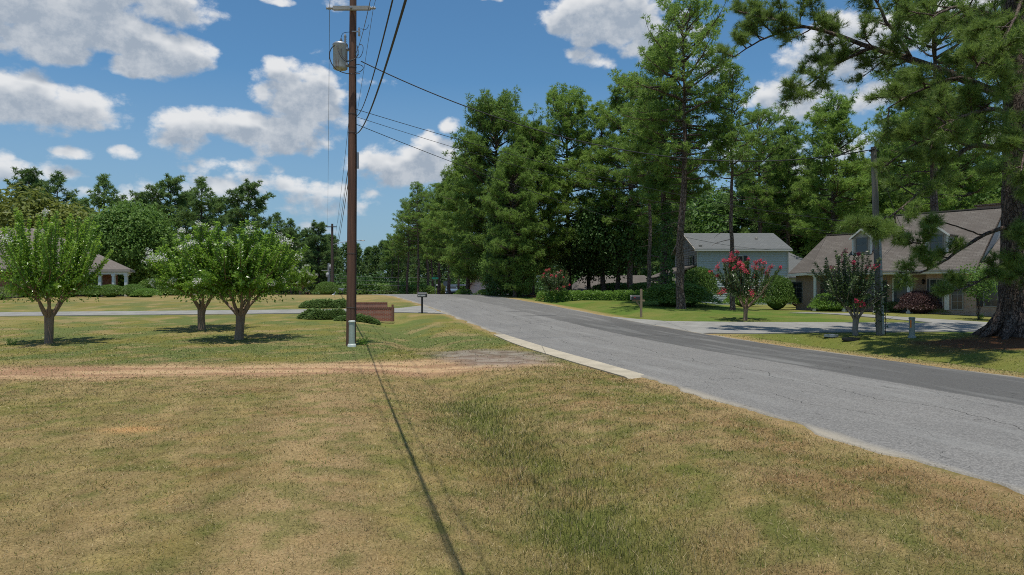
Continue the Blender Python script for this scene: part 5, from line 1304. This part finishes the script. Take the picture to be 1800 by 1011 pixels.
# ------------------------------------------------------------------ street signs, car, small far things
def far(px, py, Z): x = (px - 900) / 1200 * Z; return np.array([x, Z, float(gnd(x, Z))]), EYE + (505 - py) / 1200 * Z
p, zt = far(765, 488.5, 88); th = thing('street_name_sign', 'green street name sign on a thin post beyond the black mailbox', 'street sign', tuple(p)); h = zt - p[2]
mb = MB(); mb.tube([(0, 0, -.1), (0, 0, h - .05)], .035, 8); obj('post', mb, M_GALV, th)
mb = MB(); mb.b2((-.42, -.012, h - .12), (.42, .012, h + .10)); obj('sign_blade', mb, simple('sign_green', (.01, .26, .16), .4, var=.05), th)
p, zt = far(784, 498, 92); th = thing('stop_sign', 'grey back of an octagonal stop sign near the parked blue car', 'road sign', tuple(p)); h = zt - p[2]
mb = MB(); mb.box((0, 0, h / 2), (.06, .04, h)); obj('post', mb, M_GALV, th)
mb = MB(); mb.prism([(.40 * math.cos(a + .3927), -.03, h + .40 * math.sin(a + .3927)) for a in np.arange(8) * math.pi / 4], (0, -.02, 0)); obj('sign_panel', mb, simple('sign_back', (.30, .32, .33), .5, .3), th)
# parked car seen from the front
p, zt = far(794, 507, 100); car = thing('parked_car', 'blue grey car parked facing the viewer beyond the crest of the road', 'car', (p[0], p[1], p[2] + .1), rz=.12)
M_CAR = simple('blue_grey_paint', (.16, .22, .30), .25, .3, var=.05, bump=0); M_TYRE = simple('tyre', (.02, .02, .02), .8)
mb = MB(); prof = [(0.0, .35), (0.05, .72), (.95, .95), (1.55, 1.38), (3.0, 1.42), (3.9, 1.02), (4.4, .95), (4.45, .35)]
n = len(prof); L_ = [(-.88, y, z) for y, z in prof]; R_ = [(.88, y, z) for y, z in prof]
for q in (L_, R_):
    for i in (3, 4): q[i] = (q[i][0] * .78, q[i][1], q[i][2])
mb.add(L_ + R_, [[i, (i + 1) % n, n + (i + 1) % n, n + i] for i in range(n)]); mb.add(L_, [list(range(n))]); mb.add(R_, [list(range(n))[::-1]]); obj('body', mb, M_CAR, car)
mb = MB(); mb.poly([(-.80, .99, .97), (.80, .99, .97), (.66, 1.50, 1.345), (-.66, 1.50, 1.345)]); mb.V[0][:, 2] += .012; mb.V[0][:, 1] -= .01; obj('windscreen', mb, M_GLASS, car)
for s_ in (-1, 1):
    mb = MB(); mb.b2((s_ * .62 - .17, -.02, .60), (s_ * .62 + .17, .03, .74)); obj('headlight', mb, M_PORC, car)
    for y in (.85, 3.6):
        mb = MB(); mb.tube([(s_ * .90, y, .32), (s_ * .68, y, .32)], .32, 18); wh = obj('wheel', mb, M_TYRE, car)
        mb = MB(); mb.tube([(s_ * .915, y, .32), (s_ * .86, y, .32)], .19, 14); obj('rim', mb, M_GALV, wh)
mb = MB(); mb.b2((-.55, -.03, .42), (.55, .02, .56)); obj('grille', mb, M_BLACK, car)
# carport
p, zt = far(803, 499, 106); th = thing('carport', 'open carport with a white edged flat roof behind the blue car', 'carport', tuple(p)); h = zt - p[2]
mb = MB(); mb.b2((-3.2, 0, h - .25), (1.6, 5, h)); obj('roof', mb, M_WHITE_P, th)
for xx in (-3.0, 1.4):
    for yy in (.15, 4.8): mb = MB(); mb.b2((xx - .1, yy - .1, -.2), (xx + .1, yy + .1, h - .25)); obj('post', mb, M_BARKD, th)
# small far objects by the distant pole
p, zt = far(586, 513, 92); th = thing('hydrant', 'small white hydrant at the foot of the distant pole', 'hydrant', (p[0], p[1], p[2])); h = max(.8, zt - p[2])
mb = MB(); mb.lathe([(.28, 0), (.28, .1), (.2, .14), (.2, h * .7), (.26, h * .72), (.26, h * .78), (.18, h * .9), (.05, h)], 14); obj('body', mb, M_WHITE_P, th)
mb = MB(); mb.tube([(-.36, 0, h * .55), (.36, 0, h * .55)], .1, 10); obj('outlet', mb, M_GALV, th)
for (px, lab) in ((597, 'grey roadside mailbox right of the small white hydrant, left one of the pair'), (602, 'grey roadside mailbox right of the small white hydrant, right one of the pair')):
    p, zt = far(px, 516, 90); th = thing('mailbox', lab, 'mailbox', tuple(p)); h = max(1.0, zt - p[2])
    mb = MB(); mb.box((0, 0, h / 2 - .1), (.09, .09, h - .1)); obj('post', mb, M_BARKD, th)
    mb = MB(); mb.prism([(x, -.25, z + h - .3) for x, _, z in barrel(.26, .3, 0)], (0, .5, 0)); obj('box', mb, M_GALV, th)
# ------------------------------------------------------------------ houses
def window(parent, x, z, w, h, y=0.0, m=None, shut=False, curtain=True, mull=(2, 3), side=None, nm='window'):
    """window in the wall plane y (facing -y), or in the plane x=side facing -x"""
    def tr(lo, hi):
        if side is None: return lo, hi
        return (side + lo[1] - y, lo[0], lo[2]), (side + hi[1] - y, hi[0], hi[2])
    F = MB(); fw = .05
    for lo, hi in (((x - w / 2 - fw, y - .05, z - fw), (x - w / 2, y + .02, z + h + fw)), ((x + w / 2, y - .05, z - fw), (x + w / 2 + fw, y + .02, z + h + fw)), ((x - w / 2, y - .05, z + h), (x + w / 2, y + .02, z + h + fw)), ((x - w / 2, y - .05, z - fw), (x + w / 2, y + .02, z))): F.b2(*tr(lo, hi))
    f = obj('window', F, m or M_WHITE_P, parent)
    P = MB(); P.b2(*tr((x - w / 2, y - .012, z), (x + w / 2, y + .012, z + h))); obj('pane', P, M_GLASS, f)
    B = MB()
    for i in range(1, mull[0]): q = x - w / 2 + w * i / mull[0]; B.b2(*tr((q - .009, y - .03, z), (q + .009, y - .014, z + h)))
    for i in range(1, mull[1]): q = z + h * i / mull[1]; B.b2(*tr((x - w / 2, y - .033, q - .009), (x + w / 2, y - .016, q + .009)))
    if B.n: obj('muntins', B, m or M_WHITE_P, f)
    if shut:
        for s_ in (-1, 1):
            Q = MB(); sw = .35; a = x + s_ * (w / 2 + fw + sw / 2 + .01); Q.b2(*tr((a - sw / 2, y - .045, z - .03), (a + sw / 2, y + .01, z + h + .03)))
            for k in range(9): zz = z + h * (k + .5) / 9; Q.b2(*tr((a - sw / 2 + .04, y - .058, zz - .03), (a + sw / 2 - .04, y - .046, zz + .03)))
            obj('shutter', Q, M_DARK, parent)
    return f
def plank_wall(mb, x0, x1, z0, z1, y, step=.2, side=None, top=None):
    """lapped siding facing -y (or facing -x in the plane x=side); top(u) limits the height for gables"""
    k = int(math.ceil((z1 - z0) / step))
    for i in range(k):
        a = z0 + i * step; b = min(a + step, z1)
        if top is None: segs = (x0, x1, x0, x1)
        else:
            lo = top(a); hi = top(b)
            if lo is None: continue
            hi = hi or ((lo[0] + lo[1]) / 2, (lo[0] + lo[1]) / 2); segs = (lo[0], lo[1], hi[0], hi[1])
        p = [(segs[0], y - .038, a), (segs[1], y - .038, a), (segs[3], y - .004, b), (segs[2], y - .004, b)]
        q = [(segs[0], y + .0, a), (segs[1], y + .0, a), (segs[1], y - .038, a), (segs[0], y - .038, a)]
        if side is not None:
            p = [(side + v[1] - y, v[0], v[2]) for v in p]; q = [(side + v[1] - y, v[0], v[2]) for v in q]
        mb.poly(p); mb.poly(q)
def slabroof(mb, pts, th=.14):
    """roof plane given by corner points, with thickness"""
    p = np.array(pts, float); mb.prism(p - [0, 0, th], (0, 0, th))

M_FRAME = simple('dull_frame', (.30, .29, .27), .6, var=.1)
# --- the dormer house on the right
TH = math.atan2(8.0, 6.6); HO = (19.1, 44.0, .45)
house = thing('dormer_house', 'brick house with a broad brown shingle roof and two dormers on the right', 'house', HO, rz=-TH)
E = 2.55; SL = .744; RB = 5.0; RZ = E + SL * RB                    # eave height, slope, ridge
XL, XR = -1.93, 9.3; XE = 16.0
w = MB(); w.b2((0.1, 1.7, -.6), (6.6, 9.6, E - .02)); w.b2((6.6, .75, -.6), (XR - .2, 9.6, E - .02)); w.b2((XL + .35, 1.4, -.6), (.1, 7.5, E - .06)); w.b2((XR - .2, .9, -.6), (XE, 8.6, E - .1))
obj('wall', w, M_BRICKP, house)
gb = MB(); gb.prism([(XR - .25, 0.5, E), (XR - .25, 9.5, E), (XR - .25, RB, RZ - .25)], (.2, 0, 0)); gb.prism([(3.4, .6, E), (3.4, 9.4, E), (3.4, RB, RZ - .3)], (.2, 0, 0)); obj('gable', gb, M_SIDINGT, house)
r = MB(); slabroof(r, [(3.3, 0, E), (XR, 0, E), (XR, RB, RZ), (3.3, RB, RZ)])
slabroof(r, [(3.3, RB, RZ), (XR, RB, RZ), (XR, 2 * RB, E), (3.3, 2 * RB, E)])
slabroof(r, [(0, 0, E), (3.297, 0, E), (3.297, 3.45, E + SL * 3.45), (-.43, 3.45, E + SL * 3.45)])
slabroof(r, [(XL, 1.0, E - .06), (-.02, .03, E), (-.45, 3.45, E + SL * 3.45)])
slabroof(r, [(XL, 1.0, E - .06), (-.43, 3.447, E + SL * 3.45 - .003), (XL, 7.2, E - .06)])
slabroof(r, [(-.43, 3.45, E + SL * 3.45), (3.29, 3.45, E + SL * 3.45), (3.29, 7.2, E), (XL, 7.2, E - .06)])
slabroof(r, [(XR + .004, 0.12, E - .03), (XE, .12, E - .03), (XE, 4.6, E + 2.1), (XR + .004, 4.6, E + 2.1)])
slabroof(r, [(XR + .004, 4.6, E + 2.1), (XE, 4.6, E + 2.1), (XE, 9.0, E), (XR + .004, 9.0, E)])
roof = obj('roof', r, M_SHING, house)
cp = MB()
for k in range(34): a = 3.3 + k * (XR - 3.3) / 34; cp.b2((a, RB - .12, RZ - .03), (a + (XR - 3.3) / 34 - .01, RB + .12, RZ + .04))
for k in range(20): a = -.43 + k * 3.7 / 20; cp.b2((a, 3.33, E + SL * 3.45 - .03), (a + .17, 3.57, E + SL * 3.45 + .035))
obj('ridge_cap', cp, M_SHING, roof)
ch = MB(); ch.b2((7.7, 5.6, RZ - 1.2), (9.1, 6.3, RZ + .22)); chim = obj('chimney', ch, M_BRICKP, roof)
ch = MB(); ch.b2((7.6, 5.5, RZ + .222), (9.2, 6.4, RZ + .32)); obj('chimney_cap', ch, M_BARKD, chim)
fs = MB(); fs.b2((-.05, -.09, E - .20), (XR, .0, E - .02)); fs.b2((XR + .01, .03, E - .24), (XE, .115, E - .05)); fs.prism([(XL - .02, .96, E - .26), (-.07, -.05, E - .20), (-.07, .05, E - .20), (XL - .02, 1.06, E - .26)], (0, 0, .16)); obj('fascia', fs, M_WHITE_P, house)
gt = MB(); gt.b2((-.04, -.16, E - .11), (XR - .01, -.092, E - .03)); obj('gutter', gt, M_GUT, house)
sf = MB(); sf.b2((.0, 0.02, E - .24), (XR, 1.68, E - .20)); obj('soffit', sf, M_WHITE_P, house)
rk = MB(); rk.prism([(XR + .003, -.02, E - .16), (XR + .003, RB, RZ - .16), (XR + .003, RB, RZ + .01), (XR + .003, -.02, E + .01)], (.04, 0, 0)); obj('rake_board', rk, M_BARKD, house)
for a in (.35, 2.2, 4.05, 5.9):
    q = MB(); q.b2((a - .07, .12, -.3), (a + .07, .26, E - .24)); q.b2((a - .11, .08, -.02), (a + .11, .30, .16)); q.b2((a - .11, .08, E - .34), (a + .11, .30, E - .245)); obj('porch_post', q, M_WHITE_P, house)
q = MB(); q.prism([(5.2, .17, E - .26), (5.36, .17, E - .26), (5.9, .17, E - .85), (5.9, .17, E - 1.0)], (0, .06, 0)); obj('brace', q, M_WHITE_P, house)
q = MB(); q.b2((-.1, .1, -.4), (6.6, 1.7, -.02)); obj('porch_floor', q, M_CONC, house)
def aof(px, b):   # where a photo column meets the plane y=b of the house frame
    c_, s_ = math.cos(TH), math.sin(TH); tn = (px - 900) / 1200
    return (tn * (HO[1] + c_ * b) - HO[0] - s_ * b) / (c_ + s_ * tn)
window(house, aof(1400, 1.4), .55, .8, 1.35, 1.4, M_FRAME, shut=False, mull=(2, 4))
q = MB(); q.b2((aof(1400, 1.4) - .95, 1.36, .5), (aof(1400, 1.4) - .5, 1.40, 1.95)); obj('shutter', q, M_DARK, house)
for a in (1.1, 3.2): window(house, a, .45, 1.0, 1.5, 1.7, M_FRAME, shut=True, mull=(3, 4))
da = 5.0; q = MB(); q.b2((da - .47, 1.64, -.02), (da + .47, 1.70, 2.06)); dr = obj('door', q, M_DOOR, house)
q = MB(); q.b2((da - .30, 1.62, .9), (da + .30, 1.638, 1.9)); obj('door_glass', q, M_GLASS, dr); q = MB(); q.lathe([(.03, 0), (.035, .03), (.02, .06)], 10, (da + .38, 1.6, .95)); obj('handle', q, M_GALV, dr)
q = MB(); q.b2((da - .57, 1.62, -.02), (da - .475, 1.70, 2.14)); q.b2((da + .475, 1.62, -.02), (da + .57, 1.70, 2.14)); q.b2((da - .47, 1.62, 2.065), (da + .47, 1.70, 2.14)); obj('door_frame', q, M_WHITE_P, house)
q = MB(); q.lathe([(.02, 0), (.07, .05), (.08, .22), (.03, .3)], 8, (6.15, 1.6, 1.75)); obj('wall_lantern', q, M_BLACK, house)
window(house, 7.15, .35, .62, 1.65, .75, M_FRAME, mull=(2, 4)); window(house, 8.2, .35, .5, 1.65, .75, M_FRAME, mull=(2, 4))
q = MB(); q.b2((6.68, .70, .3), (6.80, .75, 2.03)); obj('shutter', q, M_DARK, house)
q = MB(); q.b2((7.56, .70, .28), (7.80, .75, 2.06)); obj('trim', q, M_WHITE_P, house)
window(house, aof(1748, .9), .55, .9, 1.3, .9, M_FRAME, shut=True, mull=(3, 4))
# dormers
for (ac, b0) in ((2.72, 1.45), (6.95, 1.35)):
    zb = E + SL * b0; zw = zb + 1.08; zp = zw + .46; hw = .56; bk = (zw - E) / SL + .02; bp = (zp - E) / SL + .05
    d = MB(); d.prism([(ac - hw, b0, zb - .1), (ac + hw, b0, zb - .1), (ac + hw, b0, zw), (ac, b0, zp), (ac - hw, b0, zw)], (0, .08, 0))
    for s_ in (-1, 1): d.prism([(ac + s_ * hw, b0 + .081, zb - .05), (ac + s_ * hw, bk, zw), (ac + s_ * hw, b0 + .081, zw)], (-s_ * .06, 0, 0))
    dm = obj('dormer', d, M_SIDINGT, roof)
    rr = MB(); ov = .16
    for s_ in (-1, 1): slabroof(rr, [(ac, b0 - ov, zp + .08), (ac + s_ * (hw + .14), b0 - ov, zw - .035 + .0), (ac + s_ * (hw + .14), bk + .1, zw - .035), (ac, bp + .1, zp + .08)], .06)
    obj('dormer_roof', rr, M_SHING, roof)
    tt = MB()
    for s_ in (-1, 1): tt.prism([(ac, b0 - ov - .03, zp - .06), (ac + s_ * (hw + .16), b0 - ov - .03, zw - .17), (ac + s_ * (hw + .16), b0 - ov - .03, zw - .05), (ac, b0 - ov - .03, zp + .07)], (0, .027, 0)); tt.b2((ac + s_ * hw - .05, b0 - .02, zb + .0), (ac + s_ * hw + .05, b0 - .003, zw - .08))
    obj('dormer_trim', tt, M_WHITE_P, roof)
    F = MB(); fw = .05; x, z, w_, h_ = ac, zb + .16, .62, .84; y = b0
    for lo, hi in (((x - w_ / 2 - fw, y - .05, z - fw), (x - w_ / 2, y, z + h_ + fw)), ((x + w_ / 2, y - .05, z - fw), (x + w_ / 2 + fw, y, z + h_ + fw)), ((x - w_ / 2, y - .05, z + h_), (x + w_ / 2, y, z + h_ + fw)), ((x - w_ / 2, y - .05, z - fw), (x + w_ / 2, y, z)), ((x - w_ / 2, y - .04, z + h_ / 2 - .015), (x + w_ / 2, y - .022, z + h_ / 2 + .015))): F.b2(lo, hi)
    obj('dormer_window', F, M_GUT, roof); P = MB(); P.b2((x - w_ / 2, y - .02, z), (x + w_ / 2, y - .004, z + h_)); obj('dormer_pane', P, M_GLASS, roof)
    fl = MB()
    for s_ in (-1, 1): fl.prism([(ac + s_ * (hw + .01), b0 - .05, zb + .0), (ac + s_ * (hw + .09), b0 - .05, zb + .0), (ac + s_ * (hw + .09), bk, zw + .02), (ac + s_ * (hw + .01), bk, zw + .02)], (0, 0, .025))
    obj('flashing', fl, M_BARKD, roof)
vt = MB(); vt.b2((4.6, 2.9, E + SL * 2.9 - .05), (4.85, 3.15, E + SL * 3.1 + .12)); obj('roof_vent', vt, M_GUT, roof)

# --- the grey sided two-storey house
gh = thing('sided_house', 'two storey blue grey sided house with a pale roof between the pines', 'house', (16.25, 60, -.3))
E2 = 5.72; W2 = 8.0; D2 = 8.0; R2 = E2 + 1.68
s = MB(); plank_wall(s, 0, W2, .3, E2 - .05, 0, .205); s.b2((.02, .02, -.5), (W2, D2, E2 - .06)); obj('wall', s, M_SIDING, gh)
s = MB(); plank_wall(s, 0, D2, .3, E2 - .05, 0, .205, side=0)
plank_wall(s, 0, D2, E2 - .05, R2 - .12, 0, .205, side=0, top=lambda z: (lambda q: (q, D2 - q) if q < D2 / 2 else None)((z - E2 + .05) / (R2 - E2) * D2 / 2)); obj('gable_wall', s, M_SIDINGT, gh)
r = MB(); slabroof(r, [(-.28, -.34, E2 - .03), (W2 + .25, -.34, E2 - .03), (W2 + .25, D2 / 2, R2), (-.28, D2 / 2, R2)], .12); slabroof(r, [(-.28, D2 / 2, R2), (W2 + .25, D2 / 2, R2), (W2 + .25, D2 + .3, E2), (-.28, D2 + .3, E2)], .12)
rf = obj('roof', r, M_SHINGG, gh)
q = MB(); q.lathe([(.12, E2 + .95), (.14, E2 + 1.2), (.02, E2 + 1.25)], 10, (6.0, 2.2, -.05)); obj('roof_vent', q, M_GUT, rf)
q = MB(); q.b2((.25, .1, E2 + .10), (.5, .35, E2 + .32)); obj('roof_vent', q, M_GUT, rf)
q = MB(); q.b2((-.30, -.40, E2 - .24), (W2 + .27, -.345, E2 - .10)); q.b2((-.02, -.07, .3), (.09, -.042, E2 - .16)); q.b2((W2 - .07, -.07, .3), (W2 + .03, -.042, E2 - .16)); obj('trim', q, simple('pale_trim', (.46, .47, .45), .6, var=.1), gh)
q = MB(); 
for s_, y0 in ((1, -.36), (-1, D2 + .3)): q.prism([(-.33, y0, E2 - .20), (-.33, D2 / 2, R2 - .17), (-.33, D2 / 2, R2 + .0), (-.33, y0, E2 - .03)], (.048, 0, 0))
obj('rake_board', q, simple('tan_rake', (.40, .33, .26), .6, var=.1), gh)
for (y, z) in ((1.7, 3.85), (5.6, 3.85)): window(gh, y, z, .9, 1.25, 0, M_WHITE_P, True, side=-.042, mull=(2, 2))
window(gh, 3.6, 3.75, .8, 1.3, -.042, M_WHITE_P, True, mull=(2, 2))
q = MB(); slabroof(q, [(-.05, -.1, 4.35), (-.05, D2 + .1, 4.35), (-2.9, D2 + .1, 3.25), (-2.9, -.1, 3.25)], .12); obj('porch_roof', q, M_SHING, gh)
q = MB(); q.b2((-2.85, -.1, 2.9), (-2.65, D2 + .1, 3.1)); q.b2((-2.6, -.08, 2.9), (-.06, .0, 3.1)); obj('porch_beam', q, M_TANW, gh)
for y in (.05, 2.6, 5.2, 7.9): q = MB(); q.b2((-2.83, y - .1, -.3), (-2.67, y + .1, 2.9)); obj('porch_post', q, M_TANW, gh)
for y in (1.6, 4.0, 6.6): window(gh, y, .9, .8, 1.2, 0, M_WHITE_P, False, side=-.042, mull=(2, 2))
q = MB(); q.b2((W2 + .05, 3.0, -.5), (W2 + 6, 11, 3.4)); obj('rear_wing', q, M_SIDING, gh)
q = MB(); slabroof(q, [(W2 + .3, 2.4, 3.3), (W2 + 6.2, 2.4, 3.3), (W2 + 2.6, 7, 5.9), (W2 + .3, 7, 6.6)], .12); slabroof(q, [(W2 + 6.2, 2.4, 3.3), (W2 + 6.2, 11.4, 3.3), (W2 + 2.6, 7, 5.9)], .12); obj('rear_roof', q, M_SHINGG, gh)

# --- brown roofed bungalow behind the hedge
bg_ = thing('bungalow', 'low tan bungalow with a brown hipped roof behind the long hedge', 'house', (6.6, 72, -.2))
q = MB(); q.b2((.3, .3, -.8), (9.2, 6.5, 2.0)); obj('wall', q, M_TANW, bg_)
q = MB(); slabroof(q, [(-.2, -.3, 2.0), (9.7, -.3, 2.0), (8.0, 3.3, 3.55), (1.2, 3.3, 3.55)], .12); slabroof(q, [(9.7, -.3, 2.0), (9.7, 6.9, 2.0), (8.0, 3.303, 3.547)], .12); slabroof(q, [(-.2, -.3, 2.0), (1.2, 3.303, 3.547), (-.2, 6.9, 2.0)], .12); slabroof(q, [(-.2, 6.9, 2.0), (1.2, 3.3, 3.55), (8.0, 3.3, 3.55), (9.7, 6.9, 2.0)], .12); obj('roof', q, M_SHING, bg_)
for a in (2.2, 6.6): window(bg_, a, .7, 1.0, 1.0, .3, mull=(2, 2))
q = MB(); q.b2((4.2, .26, -.2), (5.1, .30, 1.85)); obj('door', q, simple('red_door', (.16, .04, .035), .5), bg_)
q = MB(); q.b2((-.25, -.36, 1.74), (9.75, -.305, 1.9)); obj('fascia', q, M_WHITE_P, bg_)
# --- white gabled house far behind the roadside pines
wg = thing('gabled_house', 'white gabled house with a brown roof edge half hidden by roadside pines', 'house', (-5.6, 84, -.2))
q = MB(); q.b2((0, 0, -.6), (6.4, 7, 1.7)); q.prism([(0, 0, 1.7), (6.4, 0, 1.7), (1.2, 0, 3.6)], (0, 7, 0)); obj('wall', q, M_WHITE_P, wg)
q = MB(); slabroof(q, [(1.2, -.4, 3.75), (1.2, 7.4, 3.75), (6.9, 7.4, 1.6), (6.9, -.4, 1.6)], .18); slabroof(q, [(1.2, -.4, 3.75), (1.2, 7.4, 3.75), (-.4, 7.4, 1.5), (-.4, -.4, 1.5)], .18); obj('roof', q, M_SHING, wg)
window(wg, 2.2, .7, .8, 1.0, 0, mull=(2, 2))
p, zt = far(817, 512, 68); q = MB(); q.b2((-.3, -.3, -.5), (.3, .3, zt - p[2])); q.b2((-.36, -.36, zt - p[2]), (.36, .36, zt - p[2] + .1)); o = obj('brick_post', q, M_BRICKP, loc=tuple(p)); tag(o, 'stubby brick gate post at the far right road edge', 'post')

# --- the house on the left
lh = thing('brick_house', 'red brick house with a hipped shingle roof and white porch columns on the left', 'house', (-32.1, 57.5, .78))
EL = 2.75; RIDZ = 6.9
q = MB(); q.b2((-30, 2.2, -.6), (-13.0, 15, EL - .1)); q.b2((-13.0, 2.2, -.6), (-3.2, 3.6, EL - .1)); q.b2((-30, .4, -.6), (-9.8, 2.2, EL - .12)); obj('wall', q, M_BRICK, lh)
q = MB(); A = (0, 0, EL); B = (-1.9, 4, EL); B2 = (-13, 16, EL); Rr_ = (-13.0, 8, RIDZ); Rl = (-34, 8, RIDZ + .2); 
slabroof(q, [(-36, 0, EL), A, Rr_, Rl], .15); slabroof(q, [A, B, (-13.0, 8.003, RIDZ - .003)], .15); slabroof(q, [B, B2, (-13.0, 8.0, RIDZ - .006)], .15); slabroof(q, [B2, (-36, 16, EL), Rl, Rr_], .15); lrf = obj('roof', q, M_SHINGL, lh)
q = MB(); q.b2((-36, -.07, EL - .2), (0.05, -.003, EL - .02)); q.prism([(0, -.07, EL - .2), (.06, -.07, EL - .2), (-1.84, 4, EL - .2), (-1.9, 4, EL - .2)], (0, 0, .18)); obj('fascia', q, simple('taupe_fascia', (.34, .30, .26), .6), lh)
q = MB(); q.prism([(-9.7, 0, EL - .26), (-.02, 0, EL - .26), (-1.05, 2.15, EL - .26), (-9.7, 2.15, EL - .26)], (0, 0, .05)); obj('soffit', q, M_WHITE_P, lh)
q = MB(); q.b2((-9.7, .1, EL - .42), (-.35, .28, EL - .27)); q.prism([(-.53, .3, EL - .42), (-.35, .3, EL - .42), (-2.2, 3.9, EL - .42), (-2.4, 3.9, EL - .42)], (0, 0, .15)); obj('porch_beam', q, M_WHITE_P, lh)
for a in (-.5, -1.55, -2.7, -5.2, -7.4): q = MB(); q.b2((a - .11, .08, -.2), (a + .11, .30, EL - .42)); q.b2((a - .15, .04, -.15), (a + .15, .34, .1)); q.b2((a - .15, .04, EL - .55), (a + .15, .34, EL - .425)); obj('column', q, M_WHITE_P, lh)
q = MB(); q.prism([(-9.7, 0, -.4), (-.3, 0, -.4), (-1.3, 2.2, -.4), (-9.7, 2.2, -.4)], (0, 0, .38)); obj('porch_floor', q, M_CONC, lh)
window(lh, -4.6, .5, .9, 1.5, 2.2, shut=True, mull=(2, 4)); window(lh, -7.4, .5, .9, 1.5, 2.2, shut=True, mull=(2, 4)); window(lh, -12.5, .6, 1.2, 1.4, .4, shut=True, mull=(3, 4)); window(lh, -16.5, .6, 1.2, 1.4, .4, shut=True, mull=(3, 4))
# nearer wing at the far left
q = MB(); q.b2((-18, -7.5, -.8), (-8.2, .35, EL - .15)); wg2 = obj('side_wing', q, M_BRICK, lh)
q = MB(); slabroof(q, [(-19, -8.0, EL - .1), (-7.7, -8.0, EL - .1), (-11.5, -2, EL + 2.2), (-19, -2, EL + 2.2)], .15); slabroof(q, [(-7.7, -8.0, EL - .1), (-7.7, 1.0, EL - .1), (-11.5, 2.2, EL + 2.2), (-11.5, -2.003, EL + 2.197)], .15); obj('wing_roof', q, M_SHINGL, lh)
# clipped bushes along that porch
rb = np.random.default_rng(8)
SB = ['last on the right by the yellow bush', 'second from the right', 'third from the right', 'middle of the row', 'fifth from the right', 'sixth from the right', 'seventh from the right', 'leftmost of the row, beside the brick wing']
for i in range(8):
    x = -32.4 + .9 - i * 1.7; y = 56.9 - (.4 if i % 2 else 0); w_ = .95 + .15 * rb.random()
    shrub(SH[4], 'rounded clipped bush along the left porch, ' + SB[i], (x, y, float(gnd(x, y)) - .05), (w_, w_ * .85, .95 + .12 * rb.random()), group='clipped bushes before the left porch')
shrub(SH[1], 'large round bush behind the corner column of the left porch', (-32.6, 61.6, .7), (1.2, 1.1, 1.5))
shrub(SH[0], 'big loose bush right of the left porch', (-30.0, 61.5, .9), (1.6, 1.4, 1.5))
o = shrub(SH[5], 'small yellow green bush at the end of the left porch hedge', (-30.2, 56.4, float(gnd(-30, 56.4)) - .05), (.9, .7, .75))
shrub(SH[3], 'pale bush at the corner of the brick wing', (-39.6, 52.5, float(gnd(-39, 52)) - .05), (1.0, .8, 1.1))
# small white shed far behind the myrtles
p, zt = far(300, 505, 96); th = thing('shed', 'small pale shed behind the white flowering myrtle', 'shed', (p[0] - 2.2, p[1], p[2]))
q = MB(); q.b2((0, 0, -.4), (4.6, 3, 2.0)); obj('wall', q, M_WHITE_P, th); q = MB(); slabroof(q, [(-.2, -.2, 1.95), (4.8, -.2, 1.95), (4.8, 1.5, 2.9), (-.2, 1.5, 2.9)], .1); slabroof(q, [(-.2, 3.2, 1.95), (4.8, 3.2, 1.95), (4.8, 1.5, 2.9), (-.2, 1.5, 2.9)], .1); obj('roof', q, M_SHINGG, th); q = MB(); q.b2((1.6, -.03, -.1), (2.8, .0, 1.8)); obj('door', q, M_GUT, th)
